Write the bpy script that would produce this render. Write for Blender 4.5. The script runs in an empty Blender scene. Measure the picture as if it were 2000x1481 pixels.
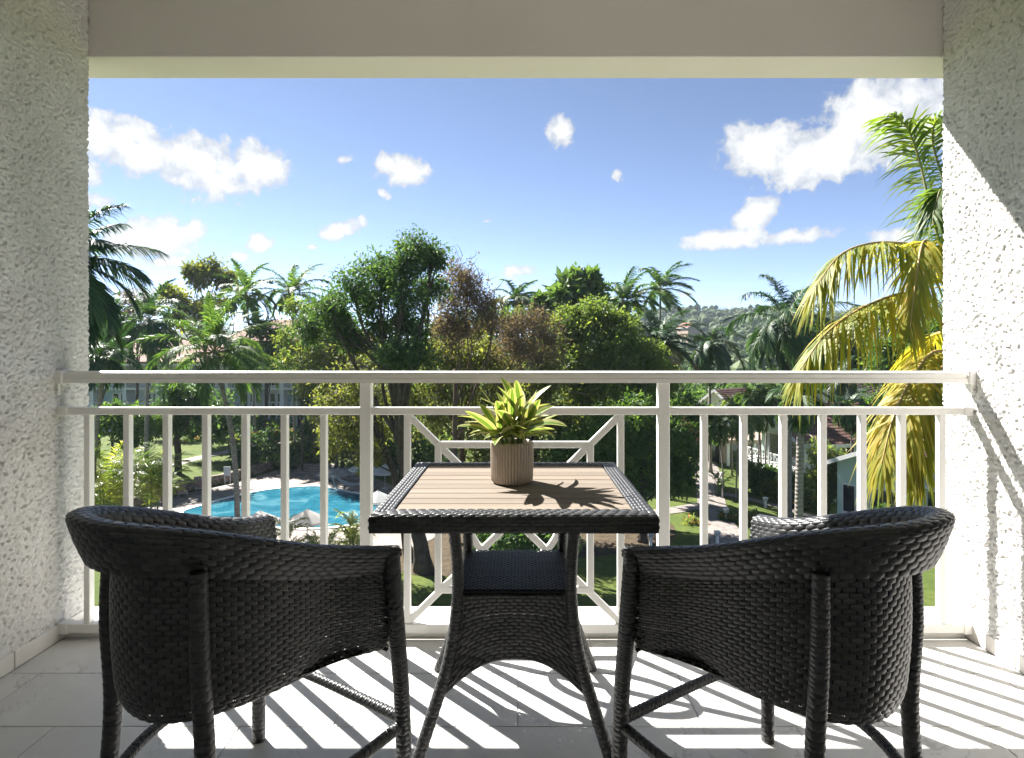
import bpy, bmesh, math, random
import numpy as np

# ------------------------------------------------------------------ camera, sky, sun, exposure
SC = bpy.context.scene
COL = SC.collection
S, CX, HY = 1180.0, 1015.0, 680.0          # focal length and vanishing point, in 2000-px units of the photograph
FLOOR = 9.0                                # balcony floor above the datum
EYE = FLOOR + 1.17
G = -2.0                                   # garden ground

cam_data = bpy.data.cameras.new("camera")
cam = bpy.data.objects.new("camera", cam_data)
COL.objects.link(cam)
cam.location = (0, 0, EYE)
cam.rotation_euler = (math.pi / 2, 0, 0)
cam_data.sensor_width = 36.0
cam_data.lens = S / 2000 * 36.0
cam_data.shift_x = -(CX - 1000) / 2000
cam_data.shift_y = -(740.5 - HY) / 2000
cam_data.clip_start = 0.05
cam_data.clip_end = 20000
SC.camera = cam

SUN_EL = math.atan2(1.333, math.sqrt(2))
SUN_AZ = math.radians(-45)                 # measured from +Y towards +X
EXPOSURE = 2.35
SKY_STRENGTH = 0.05
CLOUD_A, CLOUD_B = (2.2, 2.35, 2.6), (4.2, 4.2, 4.2)

world = bpy.data.worlds.new("World")
SC.world = world
world.use_nodes = True


class NT:
    """small helper for building node trees"""
    def __init__(self, tree):
        self.t = tree
    def n(self, typ, **kw):
        nd = self.t.nodes.new(typ)
        for k, v in kw.items():
            if k.startswith('i_'):
                nd.inputs[k[2:].replace('_', ' ')].default_value = v
            else:
                setattr(nd, k, v)
        return nd
    def l(self, a, b):
        self.t.links.new(a, b)
    def val(self, x, sock):
        if isinstance(x, (int, float)):
            sock.default_value = x
        elif isinstance(x, (tuple, list)):
            sock.default_value = x
        else:
            self.l(x, sock)
    def math(self, op, a, b=None, c=None, clamp=False):
        nd = self.n('ShaderNodeMath', operation=op, use_clamp=clamp)
        self.val(a, nd.inputs[0])
        if b is not None: self.val(b, nd.inputs[1])
        if c is not None: self.val(c, nd.inputs[2])
        return nd.outputs[0]
    def vmath(self, op, a, b=None):
        nd = self.n('ShaderNodeVectorMath', operation=op)
        self.val(a, nd.inputs[0])
        if b is not None: self.val(b, nd.inputs[1])
        return nd.outputs['Value'] if op in ('DOT_PRODUCT', 'LENGTH') else nd.outputs[0]
    def mix(self, f, a, b, blend='MIX'):
        nd = self.n('ShaderNodeMix', data_type='RGBA', blend_type=blend)
        self.val(f, nd.inputs[0])
        self.val(a if not isinstance(a, tuple) else (*a[:3], 1), nd.inputs[6])
        self.val(b if not isinstance(b, tuple) else (*b[:3], 1), nd.inputs[7])
        return nd.outputs[2]
    def ramp(self, f, stops, interp='LINEAR'):
        nd = self.n('ShaderNodeValToRGB')
        nd.color_ramp.interpolation = interp
        e = nd.color_ramp.elements
        while len(e) < len(stops): e.new(0.5)
        for k, (p, c) in enumerate(stops):
            e[k].position = p
            e[k].color = (*c, 1) if len(c) == 3 else c
        self.l(f, nd.inputs[0])
        return nd.outputs[0]
    def noise(self, vec, scale, detail=4, rough=0.55, dist=0.0, lac=2.0):
        nd = self.n('ShaderNodeTexNoise')
        if vec is not None: self.l(vec, nd.inputs['Vector'])
        nd.inputs['Scale'].default_value = scale
        nd.inputs['Detail'].default_value = detail
        nd.inputs['Roughness'].default_value = rough
        nd.inputs['Distortion'].default_value = dist
        nd.inputs['Lacunarity'].default_value = lac
        return nd.outputs[0]
    def maprange(self, v, a, b, c=0.0, d=1.0, smooth=False):
        nd = self.n('ShaderNodeMapRange', interpolation_type='SMOOTHSTEP' if smooth else 'LINEAR')
        self.l(v, nd.inputs[0])
        for k, x in zip((1, 2, 3, 4), (a, b, c, d)): nd.inputs[k].default_value = x
        return nd.outputs[0]


def sky_world():
    t = NT(world.node_tree)
    bg = world.node_tree.nodes['Background']
    sky = t.n('ShaderNodeTexSky', sky_type='NISHITA', sun_disc=False)
    sky.sun_elevation = SUN_EL
    sky.sun_rotation = SUN_AZ
    sky.altitude = 30
    sky.air_density = 0.33
    sky.dust_density = 0.05
    sky.ozone_density = 1.1
    tc = t.n('ShaderNodeTexCoord')
    d = t.vmath('NORMALIZE', tc.outputs['Generated'])
    nz = t.math('ADD', t.math('MULTIPLY', t.math('SUBTRACT', t.noise(d, 11.0, 3, 0.55, 0.2), 0.5), 1.3),
                t.math('MULTIPLY', t.math('SUBTRACT', t.noise(d, 38.0, 7, 0.62, 0.25), 0.5), 1.6))

    # cumulus puffs: (azimuth, elevation, half width, half height, tilt, strength) in degrees
    def ae(px, py):
        x, z = (px - CX) / S, (HY - py) / S
        return math.degrees(math.atan2(x, 1)), math.degrees(math.atan2(z, math.hypot(x, 1)))
    P = []
    for px, py, rx, ry, tilt, st in [
            (255, 290, 95, 52, -8, 1), (395, 322, 125, 58, -8, 1), (500, 330, 70, 50, 0, 1), (180, 335, 30, 30, 0, .8),
            (280, 470, 90, 38, 10, 1), (325, 512, 50, 16, 5, .8), (190, 395, 40, 25, 0, .7),
            (788, 332, 60, 36, -10, 1), (745, 380, 28, 22, 0, .6), (668, 312, 34, 18, 10, .55),
            (675, 445, 75, 22, 22, .85), (505, 477, 40, 24, 10, .75), (465, 500, 36, 18, 0, .7), (610, 482, 40, 14, 0, .6),
            (1098, 258, 44, 36, 40, .85), (1205, 342, 24, 20, 30, .55), (1135, 185, 34, 12, -30, .2),
            (1490, 292, 88, 58, 0, 1), (1600, 300, 120, 56, 12, 1), (1720, 225, 120, 78, 25, 1), (1830, 240, 110, 60, 0, 1),
            (1478, 425, 54, 34, 25, 1), (1425, 466, 92, 22, 6, 1), (1550, 462, 80, 20, 2, .95),
            (1010, 530, 60, 20, 3, .8), (950, 432, 34, 9, 10, .5), (1745, 462, 70, 24, 0, .75), (1340, 575, 34, 16, 0, .8),
            (1490, 528, 24, 6, 0, .3), (300, 575, 90, 26, 0, .7), (1140, 540, 45, 8, 4, .4), (1830, 545, 80, 18, 0, .4)]:
        a, e = ae(px, py)
        P.append((a, e, rx / S * 57.3, ry / S * 57.3, tilt, st))
    rnd = random.Random(5)                    # the same kind of clouds all round
    for k in range(13):
        a = 50 + k * 21.2
        P.append((a, rnd.uniform(4, 42), rnd.uniform(2.5, 9), rnd.uniform(1.2, 3.6), rnd.uniform(-10, 20), rnd.uniform(.6, 1)))
    tot = None
    for a, e, rx_, ry_, tilt, st in P:
        mp = t.n('ShaderNodeMapping', vector_type='TEXTURE')
        a, e = math.radians(a), math.radians(e)
        mp.inputs['Location'].default_value = (math.sin(a) * math.cos(e), math.cos(a) * math.cos(e), math.sin(e))
        mp.inputs['Rotation'].default_value = (e, -math.radians(tilt), -a)
        mp.inputs['Scale'].default_value = (math.radians(rx_), .5, math.radians(ry_))
        t.l(d, mp.inputs[0])
        r = t.vmath('LENGTH', mp.outputs[0])
        if st < 1: r = t.math('ADD', r, (1 - st) * 1.15)
        tot = r if tot is None else t.math('MINIMUM', tot, r)
    dens = t.math('SUBTRACT', t.math('ADD', 1.12, t.math('MULTIPLY', nz, 1.0)), tot)
    mask = t.maprange(dens, 0.15, 0.42, 0.0, 1.0, True)
    shade = t.maprange(t.math('ADD', dens, t.math('MULTIPLY', nz, 0.35)), 0.2, 1.0, 0.0, 1.0, True)
    ccol = t.mix(shade, CLOUD_A, CLOUD_B)
    out = t.mix(mask, sky.outputs[0], ccol)
    t.l(out, bg.inputs[0])
    bg.inputs[1].default_value = SKY_STRENGTH
    world.cycles.sampling_method = 'MANUAL'
    world.cycles.sample_map_resolution = 256


sky_world()

sun_data = bpy.data.lights.new("sun", 'SUN')
sun_data.energy = 4.2
sun_data.angle = math.radians(0.55)
sun_data.color = (1.0, 0.965, 0.91)
sun = bpy.data.objects.new("sun", sun_data)
COL.objects.link(sun)
sdir = np.array([math.sin(SUN_AZ) * math.cos(SUN_EL), math.cos(SUN_AZ) * math.cos(SUN_EL), math.sin(SUN_EL)])
sun.rotation_euler = (math.pi / 2 - SUN_EL, 0, math.pi - SUN_AZ)   # lamp looks down -Z of its own frame
sun.location = (-30, 30, 60)

SC.view_settings.view_transform = 'Standard'
SC.view_settings.look = 'None'
SC.view_settings.gamma = 1
SC.view_settings.use_curve_mapping = False
SC.view_settings.exposure = EXPOSURE
SC.cycles.use_denoising = True
SC.cycles.max_bounces = 8
SC.cycles.diffuse_bounces = 5
SC.cycles.glossy_bounces = 3
SC.cycles.transmission_bounces = 4
SC.cycles.transparent_max_bounces = 6
SC.cycles.volume_bounces = 0
SC.cycles.caustics_reflective = False
SC.cycles.caustics_refractive = False
SC.cycles.sample_clamp_indirect = 6.0

R = np.random.default_rng(7)


def at(px, py, Z):
    """world point that stands Z metres in front of the camera position"""
    return np.array([Z * (px - CX) / S, Z, EYE - (py - HY) / S * Z])


def gnd(px, py, z=G):
    Z = (EYE - z) * S / (py - HY)
    return np.array([Z * (px - CX) / S, Z, z])


# ------------------------------------------------------------------ mesh helpers
class MB:
    """collects numpy geometry, then links it as ONE mesh object"""
    def __init__(self):
        self.V, self.F, self.n, self.A = [], [], 0, []
    def add(self, V, F, var=None):
        V = np.asarray(V, float).reshape(-1, 3)
        for f in (F if isinstance(F, list) else [F]):
            f = np.asarray(f, int)
            if len(f): self.F.append(f + self.n)
        self.V.append(V)
        self.n += len(V)
        self.A.append(np.full(len(V), 0.5) if var is None else np.broadcast_to(np.asarray(var, float), (len(V),)))
        return self
    def box(self, c, s, rz=0.0, bev=0.0, rot=None):
        V, F = cbox(s, bev)
        V = V.copy()
        if rot is not None: V = V @ np.asarray(rot).T
        elif rz:
            cc, ss = math.cos(rz), math.sin(rz)
            V = np.stack([cc * V[:, 0] - ss * V[:, 1], ss * V[:, 0] + cc * V[:, 1], V[:, 2]], 1)
        return self.add(V + np.asarray(c, float), F)
    def bar(self, a, b, w, h, up=(0, 0, 1), bev=0.0, ext=0.0):
        a, b = np.asarray(a, float), np.asarray(b, float)
        d = b - a
        L = np.linalg.norm(d)
        d /= L
        sd = np.cross(d, up)
        sd /= np.linalg.norm(sd)
        u = np.cross(sd, d)
        return self.box((a + b) / 2, (w, L + ext, h), rot=np.stack([sd, d, u], 1), bev=bev)
    def tube(self, P, r, seg=8, caps=True, var=None):
        P = np.asarray(P, float)
        n = len(P)
        r = np.broadcast_to(np.asarray(r, float), (n,))
        T = np.gradient(P, axis=0)
        T /= np.linalg.norm(T, axis=1)[:, None] + 1e-12
        ref = np.array([0.31, 0.17, 0.93]) if abs(T[0, 2]) < 0.9 else np.array([1.0, 0.1, 0])
        A = np.cross(T, ref)
        A /= np.linalg.norm(A, axis=1)[:, None] + 1e-12
        B = np.cross(T, A)
        th = np.linspace(0, 2 * math.pi, seg, endpoint=False)
        V = P[:, None] + r[:, None, None] * (np.cos(th)[None, :, None] * A[:, None] + np.sin(th)[None, :, None] * B[:, None])
        i = np.arange(n - 1)[:, None] * seg
        j = np.arange(seg)[None]
        j2 = (j + 1) % seg
        F = np.stack([i + j, i + j2, i + seg + j2, i + seg + j], -1).reshape(-1, 4)
        V = V.reshape(-1, 3)
        Fs = [F]
        if caps and seg <= 16:
            Fs.append(np.arange(seg)[None, ::-1])
            Fs.append(((n - 1) * seg + np.arange(seg))[None])
        return self.add(V, Fs, var)
    def lathe(self, prof, seg=24, c=(0, 0, 0)):
        prof = np.asarray(prof, float)
        th = np.linspace(0, 2 * math.pi, seg, endpoint=False)
        V = np.stack([prof[:, 0, None] * np.cos(th), prof[:, 0, None] * np.sin(th), np.repeat(prof[:, 1, None], seg, 1)], -1)
        n = len(prof)
        i = np.arange(n - 1)[:, None] * seg
        j = np.arange(seg)[None]
        j2 = (j + 1) % seg
        F = np.stack([i + j, i + j2, i + seg + j2, i + seg + j], -1).reshape(-1, 4)
        return self.add(V.reshape(-1, 3) + np.asarray(c, float), F)
    def grid(self, P, var=None, flip=False):
        n, m = P.shape[:2]
        i = np.arange(n - 1)[:, None] * m
        j = np.arange(m - 1)[None]
        F = np.stack([i + j, i + j + 1, i + m + j + 1, i + m + j], -1).reshape(-1, 4)
        if flip: F = F[:, ::-1]
        return self.add(P.reshape(-1, 3), F, var)
    def prism(self, pts, z0, z1):
        """closed prism over an x-y outline"""
        p = np.asarray(pts, float)[:, :2]
        n = len(p)
        V = np.concatenate([np.c_[p, np.full(n, z0)], np.c_[p, np.full(n, z1)]])
        j = np.arange(n)
        F = np.stack([j, (j + 1) % n, n + (j + 1) % n, n + j], 1)
        return self.add(V, [F, j[None, ::-1], (n + j)[None]])
    def extrude(self, poly, vec):
        """closed prism from a planar 3D outline"""
        p = np.asarray(poly, float)
        n = len(p)
        V = np.concatenate([p, p + np.asarray(vec, float)])
        j = np.arange(n)
        F = np.stack([j, (j + 1) % n, n + (j + 1) % n, n + j], 1)
        return self.add(V, [F, j[None, ::-1], (n + j)[None]])
    def mesh(self, name, smooth=False):
        V = np.concatenate(self.V).astype(np.float32)
        tot = np.concatenate([np.full(len(f), f.shape[1]) for f in self.F])
        loops = np.concatenate([f.ravel() for f in self.F]).astype(np.int32)
        start = np.concatenate([[0], np.cumsum(tot)[:-1]]).astype(np.int32)
        me = bpy.data.meshes.new(name)
        me.vertices.add(len(V))
        me.vertices.foreach_set('co', V.ravel())
        me.loops.add(len(loops))
        me.loops.foreach_set('vertex_index', loops)
        me.polygons.add(len(tot))
        me.polygons.foreach_set('loop_start', start)
        me.polygons.foreach_set('use_smooth', np.full(len(tot), bool(smooth)))
        a = me.attributes.new('var', 'FLOAT', 'POINT')
        a.data.foreach_set('value', np.concatenate(self.A).astype(np.float32))
        me.update(calc_edges=True)
        return me
    def build(self, name, mat, parent=None, smooth=False, **tags):
        return link(name, self.mesh(name, smooth), mat, parent, **tags)


_boxcache = {}
def cbox(s, bev=0.0):
    key = (tuple(round(float(x), 6) for x in s), round(bev, 5))
    if key in _boxcache: return _boxcache[key]
    if bev <= 0:
        h = np.array(s, float) / 2
        V = np.array([[x, y, z] for x in (-1, 1) for y in (-1, 1) for z in (-1, 1)], float) * h
        F = [np.array([[0, 1, 3, 2], [4, 6, 7, 5], [0, 4, 5, 1], [2, 3, 7, 6], [0, 2, 6, 4], [1, 5, 7, 3]])]
    else:
        h = np.array(s, float) / 2
        b = min(bev, h.min() * 0.9)
        bm = bmesh.new()
        bmesh.ops.create_cube(bm, size=1)
        for v in bm.verts: v.co = [v.co[k] * 2 * h[k] for k in range(3)]
        bmesh.ops.bevel(bm, geom=list(bm.edges), offset=b, segments=1, affect='EDGES', profile=0.5)
        bm.verts.index_update()
        V = np.array([v.co[:] for v in bm.verts])
        by = {}
        for f in bm.faces: by.setdefault(len(f.verts), []).append([v.index for v in f.verts])
        F = [np.array(x) for x in by.values()]
        bm.free()
    _boxcache[key] = (V, F)
    return V, F


def link(name, me, mat, parent=None, label=None, cat=None, group=None, kind=None):
    o = bpy.data.objects.new(name, me)
    COL.objects.link(o)
    if mat is not None and len(me.materials) == 0: me.materials.append(mat)
    if parent is not None: o.parent = parent
    tag(o, label, cat, group, kind)
    return o


def tag(o, label=None, cat=None, group=None, kind=None):
    if label: o['label'] = label
    if cat: o['category'] = cat
    if group: o['group'] = group
    if kind: o['kind'] = kind
    return o


def empty(name, loc=(0, 0, 0), rz=0.0, label=None, cat=None, group=None):
    o = bpy.data.objects.new(name, None)
    COL.objects.link(o)
    o.location = [float(x) for x in loc]
    o.rotation_euler = (0, 0, rz)
    o.empty_display_size = 0.1
    return tag(o, label, cat, group)


def smooth_path(pts, n=40, closed=False):
    """Catmull-Rom through the points"""
    p = np.asarray(pts, float)
    m = len(p)
    if closed:
        q = np.concatenate([p[-1:], p, p[:2]])
        segs = m
    else:
        q = np.concatenate([2 * p[:1] - p[1:2], p, 2 * p[-1:] - p[-2:-1]])
        segs = m - 1
    t = np.linspace(0, segs, n, endpoint=not closed)
    k = np.minimum(t.astype(int), segs - 1)
    f = (t - k)[:, None]
    a, b, c, d = q[k], q[k + 1], q[k + 2], q[k + 3]
    return 0.5 * (2 * b + (c - a) * f + (2 * a - 5 * b + 4 * c - d) * f ** 2 + (3 * b - a - 3 * c + d) * f ** 3)


# ------------------------------------------------------------------ materials
def new_mat(name):
    m = bpy.data.materials.new(name)
    m.use_nodes = True
    t = NT(m.node_tree)
    b = m.node_tree.nodes['Principled BSDF']
    return m, t, b


def objvec(t, scale=None):
    tc = t.n('ShaderNodeTexCoord')
    return tc.outputs['Object']


def geovec(t):
    return t.n('ShaderNodeNewGeometry').outputs['Position']


def bump(t, b, h, dist, strength=1.0):
    nd = t.n('ShaderNodeBump')
    nd.inputs['Strength'].default_value = strength
    nd.inputs['Distance'].default_value = dist
    t.l(h, nd.inputs['Height'])
    t.l(nd.outputs[0], b.inputs['Normal'])


def simple(name, c1, c2=None, rough=0.5, nscale=8.0, spec=0.5, bscale=None, bdist=0.002, vec='pos', var=0.0, lo=.3, hi=.7):
    m, t, b = new_mat(name)
    v = geovec(t) if vec == 'pos' else objvec(t)
    n = t.noise(v, nscale, 5, 0.6)
    col = t.ramp(n, [(lo, c1), (hi, c2 or c1)])
    if var:
        at_ = t.n('ShaderNodeAttribute', attribute_name='var').outputs['Fac']
        col = t.mix(1.0, col, t.ramp(at_, [(0, (1 - var,) * 3), (1, (1 + var,) * 3)]), 'MULTIPLY')
    t.l(col, b.inputs['Base Color'])
    b.inputs['Roughness'].default_value = rough
    b.inputs['Specular IOR Level'].default_value = spec
    if bscale: bump(t, b, t.noise(v, bscale, 4, 0.6), bdist)
    return m


M = {}
M['paint'] = simple('white_paint', (.78, .765, .73), (.82, .805, .77), .38, 3.0, .5, 60, .0006)
M['beam'] = simple('beam_paint', (.74, .69, .665), (.79, .74, .715), .7, 1.5, .3, 140, .0008)
M['kerb'] = simple('kerb_paint', (.70, .68, .64), (.80, .78, .74), .6, 5, .4, 40, .002)
M['skirting'] = simple('skirting_tile', (.60, .575, .53), (.68, .65, .61), .45, 6, .5)
M['screw'] = simple('screw_metal', (.32, .30, .28), (.42, .40, .38), .4, 40)
M['joint'] = simple('rusty_seam', (.30, .21, .14), (.5, .42, .34), .8, 60)
M['grout'] = simple('grout', (.36, .35, .335), (.44, .43, .41), .9, 30)
M['wicker_core'] = simple('dark_core', (.008, .008, .009), None, .8)
M['pot'] = simple('taupe_ceramic', (.40, .335, .28), (.47, .40, .34), .55, 12, .4, 90, .0004, 'obj')
M['soil'] = simple('potting_soil', (.02, .014, .009), (.05, .035, .022), .95, 60)
M['roomwall'] = simple('cream_wall', (.80, .78, .74), (.84, .82, .78), .8, 2)


def mat_stucco():
    m, t, b = new_mat('roughcast_stucco')
    v = geovec(t)
    n = t.noise(v, 5.0, 4, .6)
    f = t.noise(v, 95.0, 3, .6)
    col = t.ramp(n, [(.3, (.60, .585, .565)), (.72, (.67, .66, .64))])
    col = t.mix(t.maprange(t.noise(v, 1.1, 5, .65, .6), .52, .75, 0, .35), col, (.50, .48, .44))
    sx_ = t.n('ShaderNodeMapping'); sx_.inputs['Scale'].default_value = (3.0, 9.0, .9); t.l(v, sx_.inputs[0])
    col = t.mix(t.maprange(t.noise(sx_.outputs[0], 1.6, 5, .6), .58, .78, 0, .28), col, (.46, .43, .38))
    sp = t.maprange(f, .62, .78, 0, .38)
    col = t.mix(sp, col, (.36, .31, .25))
    t.l(col, b.inputs['Base Color'])
    b.inputs['Roughness'].default_value = .85
    b.inputs['Specular IOR Level'].default_value = .08
    bump(t, b, t.noise(v, 160, 4, .65), .004, .8)
    return m
M['stucco'] = mat_stucco()


def mat_tile():
    m, t, b = new_mat('stone_look_tile')
    v = objvec(t)
    oi = t.n('ShaderNodeObjectInfo')
    off = t.vmath('ADD', v, t.vmath('SCALE', oi.outputs['Random'], None)) if False else v
    cmb = t.n('ShaderNodeCombineXYZ')
    t.l(t.math('MULTIPLY', oi.outputs['Random'], 37.0), cmb.inputs[0])
    t.l(t.math('MULTIPLY', oi.outputs['Random'], 91.0), cmb.inputs[1])
    off = t.vmath('ADD', v, cmb.outputs[0])
    n = t.noise(off, 4.5, 7, .62, .7)
    col = t.ramp(n, [(.25, (.50, .49, .475)), (.5, (.57, .56, .54)), (.75, (.63, .62, .60))])
    # slate-like hairline ridges
    wv = t.noise(off, 3.0, 4, .6, 1.2)
    line = t.math('ABSOLUTE', t.math('SUBTRACT', wv, .5))
    ln = t.maprange(line, 0.0, .012, 1.0, 0.0)
    ln = t.math('MULTIPLY', ln, t.maprange(t.noise(off, 2.2, 2), .45, .6))
    col = t.mix(t.math('MULTIPLY', ln, .5), col, (.25, .235, .22))
    spk = t.maprange(t.noise(off, 120, 2, .5), .6, .8, 0, .25)
    col = t.mix(spk, col, (.36, .34, .31))
    col = t.mix(1.0, col, t.ramp(oi.outputs['Random'], [(0, (.97,) * 3), (1, (1.03,) * 3)]), 'MULTIPLY')
    t.l(col, b.inputs['Base Color'])
    rr = t.maprange(n, .3, .7, .42, .60)
    t.l(rr, b.inputs['Roughness'])
    h = t.math('SUBTRACT', t.noise(off, 22, 6, .65), t.math('MULTIPLY', ln, .35))
    bump(t, b, h, .0012, .6)
    return m
M['tile'] = mat_tile()


def mat_wicker():
    m, t, b = new_mat('charcoal_wicker')
    v = objvec(t)
    a = t.n('ShaderNodeAttribute', attribute_name='var').outputs['Fac']
    col = t.ramp(a, [(0, (.019, .020, .022)), (.5, (.029, .030, .032)), (1, (.046, .046, .047))])
    t.l(col, b.inputs['Base Color'])
    n = t.noise(v, 220, 3, .6)
    t.l(t.maprange(n, .3, .7, .33, .45), b.inputs['Roughness'])
    b.inputs['Specular IOR Level'].default_value = .55
    bump(t, b, n, .0004, .6)
    return m
M['wicker'] = mat_wicker()


def mat_wood():
    m, t, b = new_mat('bleached_teak')
    v = objvec(t)
    oi = t.n('ShaderNodeObjectInfo')
    mp = t.n('ShaderNodeMapping')
    mp.inputs['Scale'].default_value = (1.6, 26, 26)
    t.l(v, mp.inputs[0])
    cmb = t.n('ShaderNodeCombineXYZ')
    t.l(t.math('MULTIPLY', oi.outputs['Random'], 53.0), cmb.inputs[0])
    t.l(t.math('MULTIPLY', oi.outputs['Random'], 17.0), cmb.inputs[2])
    vv = t.vmath('ADD', mp.outputs[0], cmb.outputs[0])
    n = t.noise(vv, 1.6, 8, .65, .5)
    col = t.ramp(n, [(.28, (.15, .122, .098)), (.5, (.18, .151, .124)), (.72, (.205, .176, .148))])
    col = t.mix(1.0, col, t.ramp(oi.outputs['Random'], [(0, (.86, .85, .84)), (.5, (1, 1, 1)), (1, (1.1, 1.07, 1.04))]), 'MULTIPLY')
    t.l(col, b.inputs['Base Color'])
    b.inputs['Roughness'].default_value = .85
    b.inputs['Specular IOR Level'].default_value = .12
    bump(t, b, n, .0008, .6)
    return m
M['wood'] = mat_wood()


def mat_leaf(name, stops, trans=.35, rough=.45, spec=.4, nscale=.7, tint=(1.75, 1.8, .85)):
    """leaf colour runs along the per-leaf attribute; light also passes through"""
    m, t, b = new_mat(name)
    a = t.n('ShaderNodeAttribute', attribute_name='var').outputs['Fac']
    n = t.noise(geovec(t), nscale, 3, .6)
    f = t.math('ADD', t.math('MULTIPLY', a, .65), t.math('MULTIPLY', n, .35))
    col = t.ramp(f, [(p, tuple(min(.6, 1.45 * x) for x in c)) for p, c in stops])
    t.l(col, b.inputs['Base Color'])
    b.inputs['Roughness'].default_value = rough
    b.inputs['Specular IOR Level'].default_value = spec
    tr = t.n('ShaderNodeBsdfTranslucent')
    tcol = t.mix(1.0, col, tint, 'MULTIPLY')
    t.l(tcol, tr.inputs[0])
    mx = t.n('ShaderNodeMixShader')
    mx.inputs[0].default_value = min(.55, trans * 1.25)
    out = m.node_tree.nodes['Material Output']
    t.l(b.outputs[0], mx.inputs[1])
    t.l(tr.outputs[0], mx.inputs[2])
    t.l(mx.outputs[0], out.inputs[0])
    return m


M['leaf_dark'] = mat_leaf('dark_feathery_leaf', [(.2, (.018, .042, .016)), (.5, (.038, .075, .026)), (.85, (.085, .125, .036))], .34, .5)
M['leaf_olive'] = mat_leaf('olive_leaf', [(.2, (.050, .062, .018)), (.5, (.095, .108, .030)), (.85, (.175, .165, .050))], .4, .55)
M['leaf_mid'] = mat_leaf('mid_green_leaf', [(.2, (.022, .052, .014)), (.5, (.05, .095, .024)), (.85, (.10, .145, .035))], .36, .45)
M['leaf_yellow'] = mat_leaf('yellow_green_leaf', [(.2, (.045, .078, .022)), (.5, (.090, .122, .032)), (.85, (.15, .158, .048))], .42, .5)
M['leaf_big'] = mat_leaf('broad_glossy_leaf', [(.2, (.035, .07, .022)), (.5, (.07, .115, .034)), (.85, (.12, .16, .055))], .28, .3, .6)
M['leaf_brown'] = mat_leaf('withered_leaf', [(.2, (.075, .05, .042)), (.5, (.125, .088, .07)), (.85, (.155, .125, .065))], .25, .7, .2)
M['leaf_far'] = mat_leaf('far_canopy', [(.2, (.026, .046, .020)), (.5, (.050, .074, .030)), (.85, (.082, .098, .040))], .1, .7, .2, .03)
M['palm'] = mat_leaf('palm_leaflet', [(.2, (.020, .050, .016)), (.5, (.045, .088, .022)), (.85, (.10, .145, .034))], .34, .48, .32)
M['palm_dark'] = mat_leaf('dark_palm_leaflet', [(.2, (.012, .034, .016)), (.5, (.026, .058, .024)), (.85, (.055, .095, .034))], .25, .48, .32)
M['palm_bright'] = mat_leaf('bright_palm_leaflet', [(.2, (.038, .075, .016)), (.5, (.085, .125, .024)), (.85, (.17, .185, .036))], .42, .48, .32)
M['palm_yellow'] = mat_leaf('yellowing_palm_leaflet', [(.15, (.10, .14, .026)), (.45, (.195, .205, .036)), (.8, (.31, .235, .045))], .44, .48, .3, .7, (1.9, 1.8, .75))
M['palm_dead'] = mat_leaf('dry_palm_leaflet', [(.2, (.10, .075, .055)), (.5, (.17, .13, .10)), (.85, (.24, .19, .15))], .2, .7, .2)
M['areca'] = mat_leaf('areca_leaflet', [(.2, (.045, .078, .018)), (.5, (.10, .135, .028)), (.85, (.20, .19, .045))], .42, .38, .5)
M['flower_red'] = mat_leaf('orange_red_petal', [(.2, (.35, .05, .02)), (.5, (.55, .12, .05)), (.85, (.60, .30, .16))], .35, .6, .3)
M['flower_pink'] = mat_leaf('pink_bract', [(.2, (.30, .12, .10)), (.5, (.48, .26, .21)), (.85, (.58, .40, .33))], .35, .6, .3)


def mat_varleaf():
    """variegated blade: 'var' is 0 at the midrib and 1 at the margin"""
    m, t, b = new_mat('variegated_blade')
    a = t.n('ShaderNodeAttribute', attribute_name='var').outputs['Fac']
    n = t.noise(objvec(t), 30, 4, .6)
    f = t.math('ADD', a, t.math('MULTIPLY', t.math('SUBTRACT', n, .5), .22))
    col = t.ramp(f, [(.0, (.16, .24, .05)), (.26, (.075, .17, .03)), (.36, (.13, .22, .04)), (.46, (.36, .37, .13)), (1.0, (.46, .45, .27))])
    t.l(col, b.inputs['Base Color'])
    b.inputs['Roughness'].default_value = .32
    tr = t.n('ShaderNodeBsdfTranslucent')
    t.l(t.mix(1.0, col, (1.25, 1.25, .6), 'MULTIPLY'), tr.inputs[0])
    mx = t.n('ShaderNodeMixShader')
    mx.inputs[0].default_value = .38
    t.l(b.outputs[0], mx.inputs[1])
    t.l(tr.outputs[0], mx.inputs[2])
    t.l(mx.outputs[0], m.node_tree.nodes['Material Output'].inputs[0])
    return m
M['varleaf'] = mat_varleaf()

M['bark'] = simple('grey_brown_bark', (.045, .034, .025), (.105, .084, .065), .9, 3, .2, 14, .03)
M['bark_red'] = simple('brown_branch', (.09, .058, .040), (.16, .11, .08), .9, 3, .2, 18, .02)
M['twig'] = simple('bare_twig', (.13, .10, .085), (.22, .18, .155), .9, 4, .2)
M['coconut'] = simple('coconut_husk', (.16, .10, .03), (.28, .20, .06), .6, 5)
M['rachis'] = simple('leaf_stalk', (.15, .16, .045), (.26, .21, .07), .5, 2)
M['rachis_yellow'] = simple('yellow_leaf_stalk', (.34, .21, .06), (.42, .29, .10), .5, 2)
M['crownshaft'] = simple('green_crownshaft', (.07, .12, .035), (.12, .16, .055), .4, 2)


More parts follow.
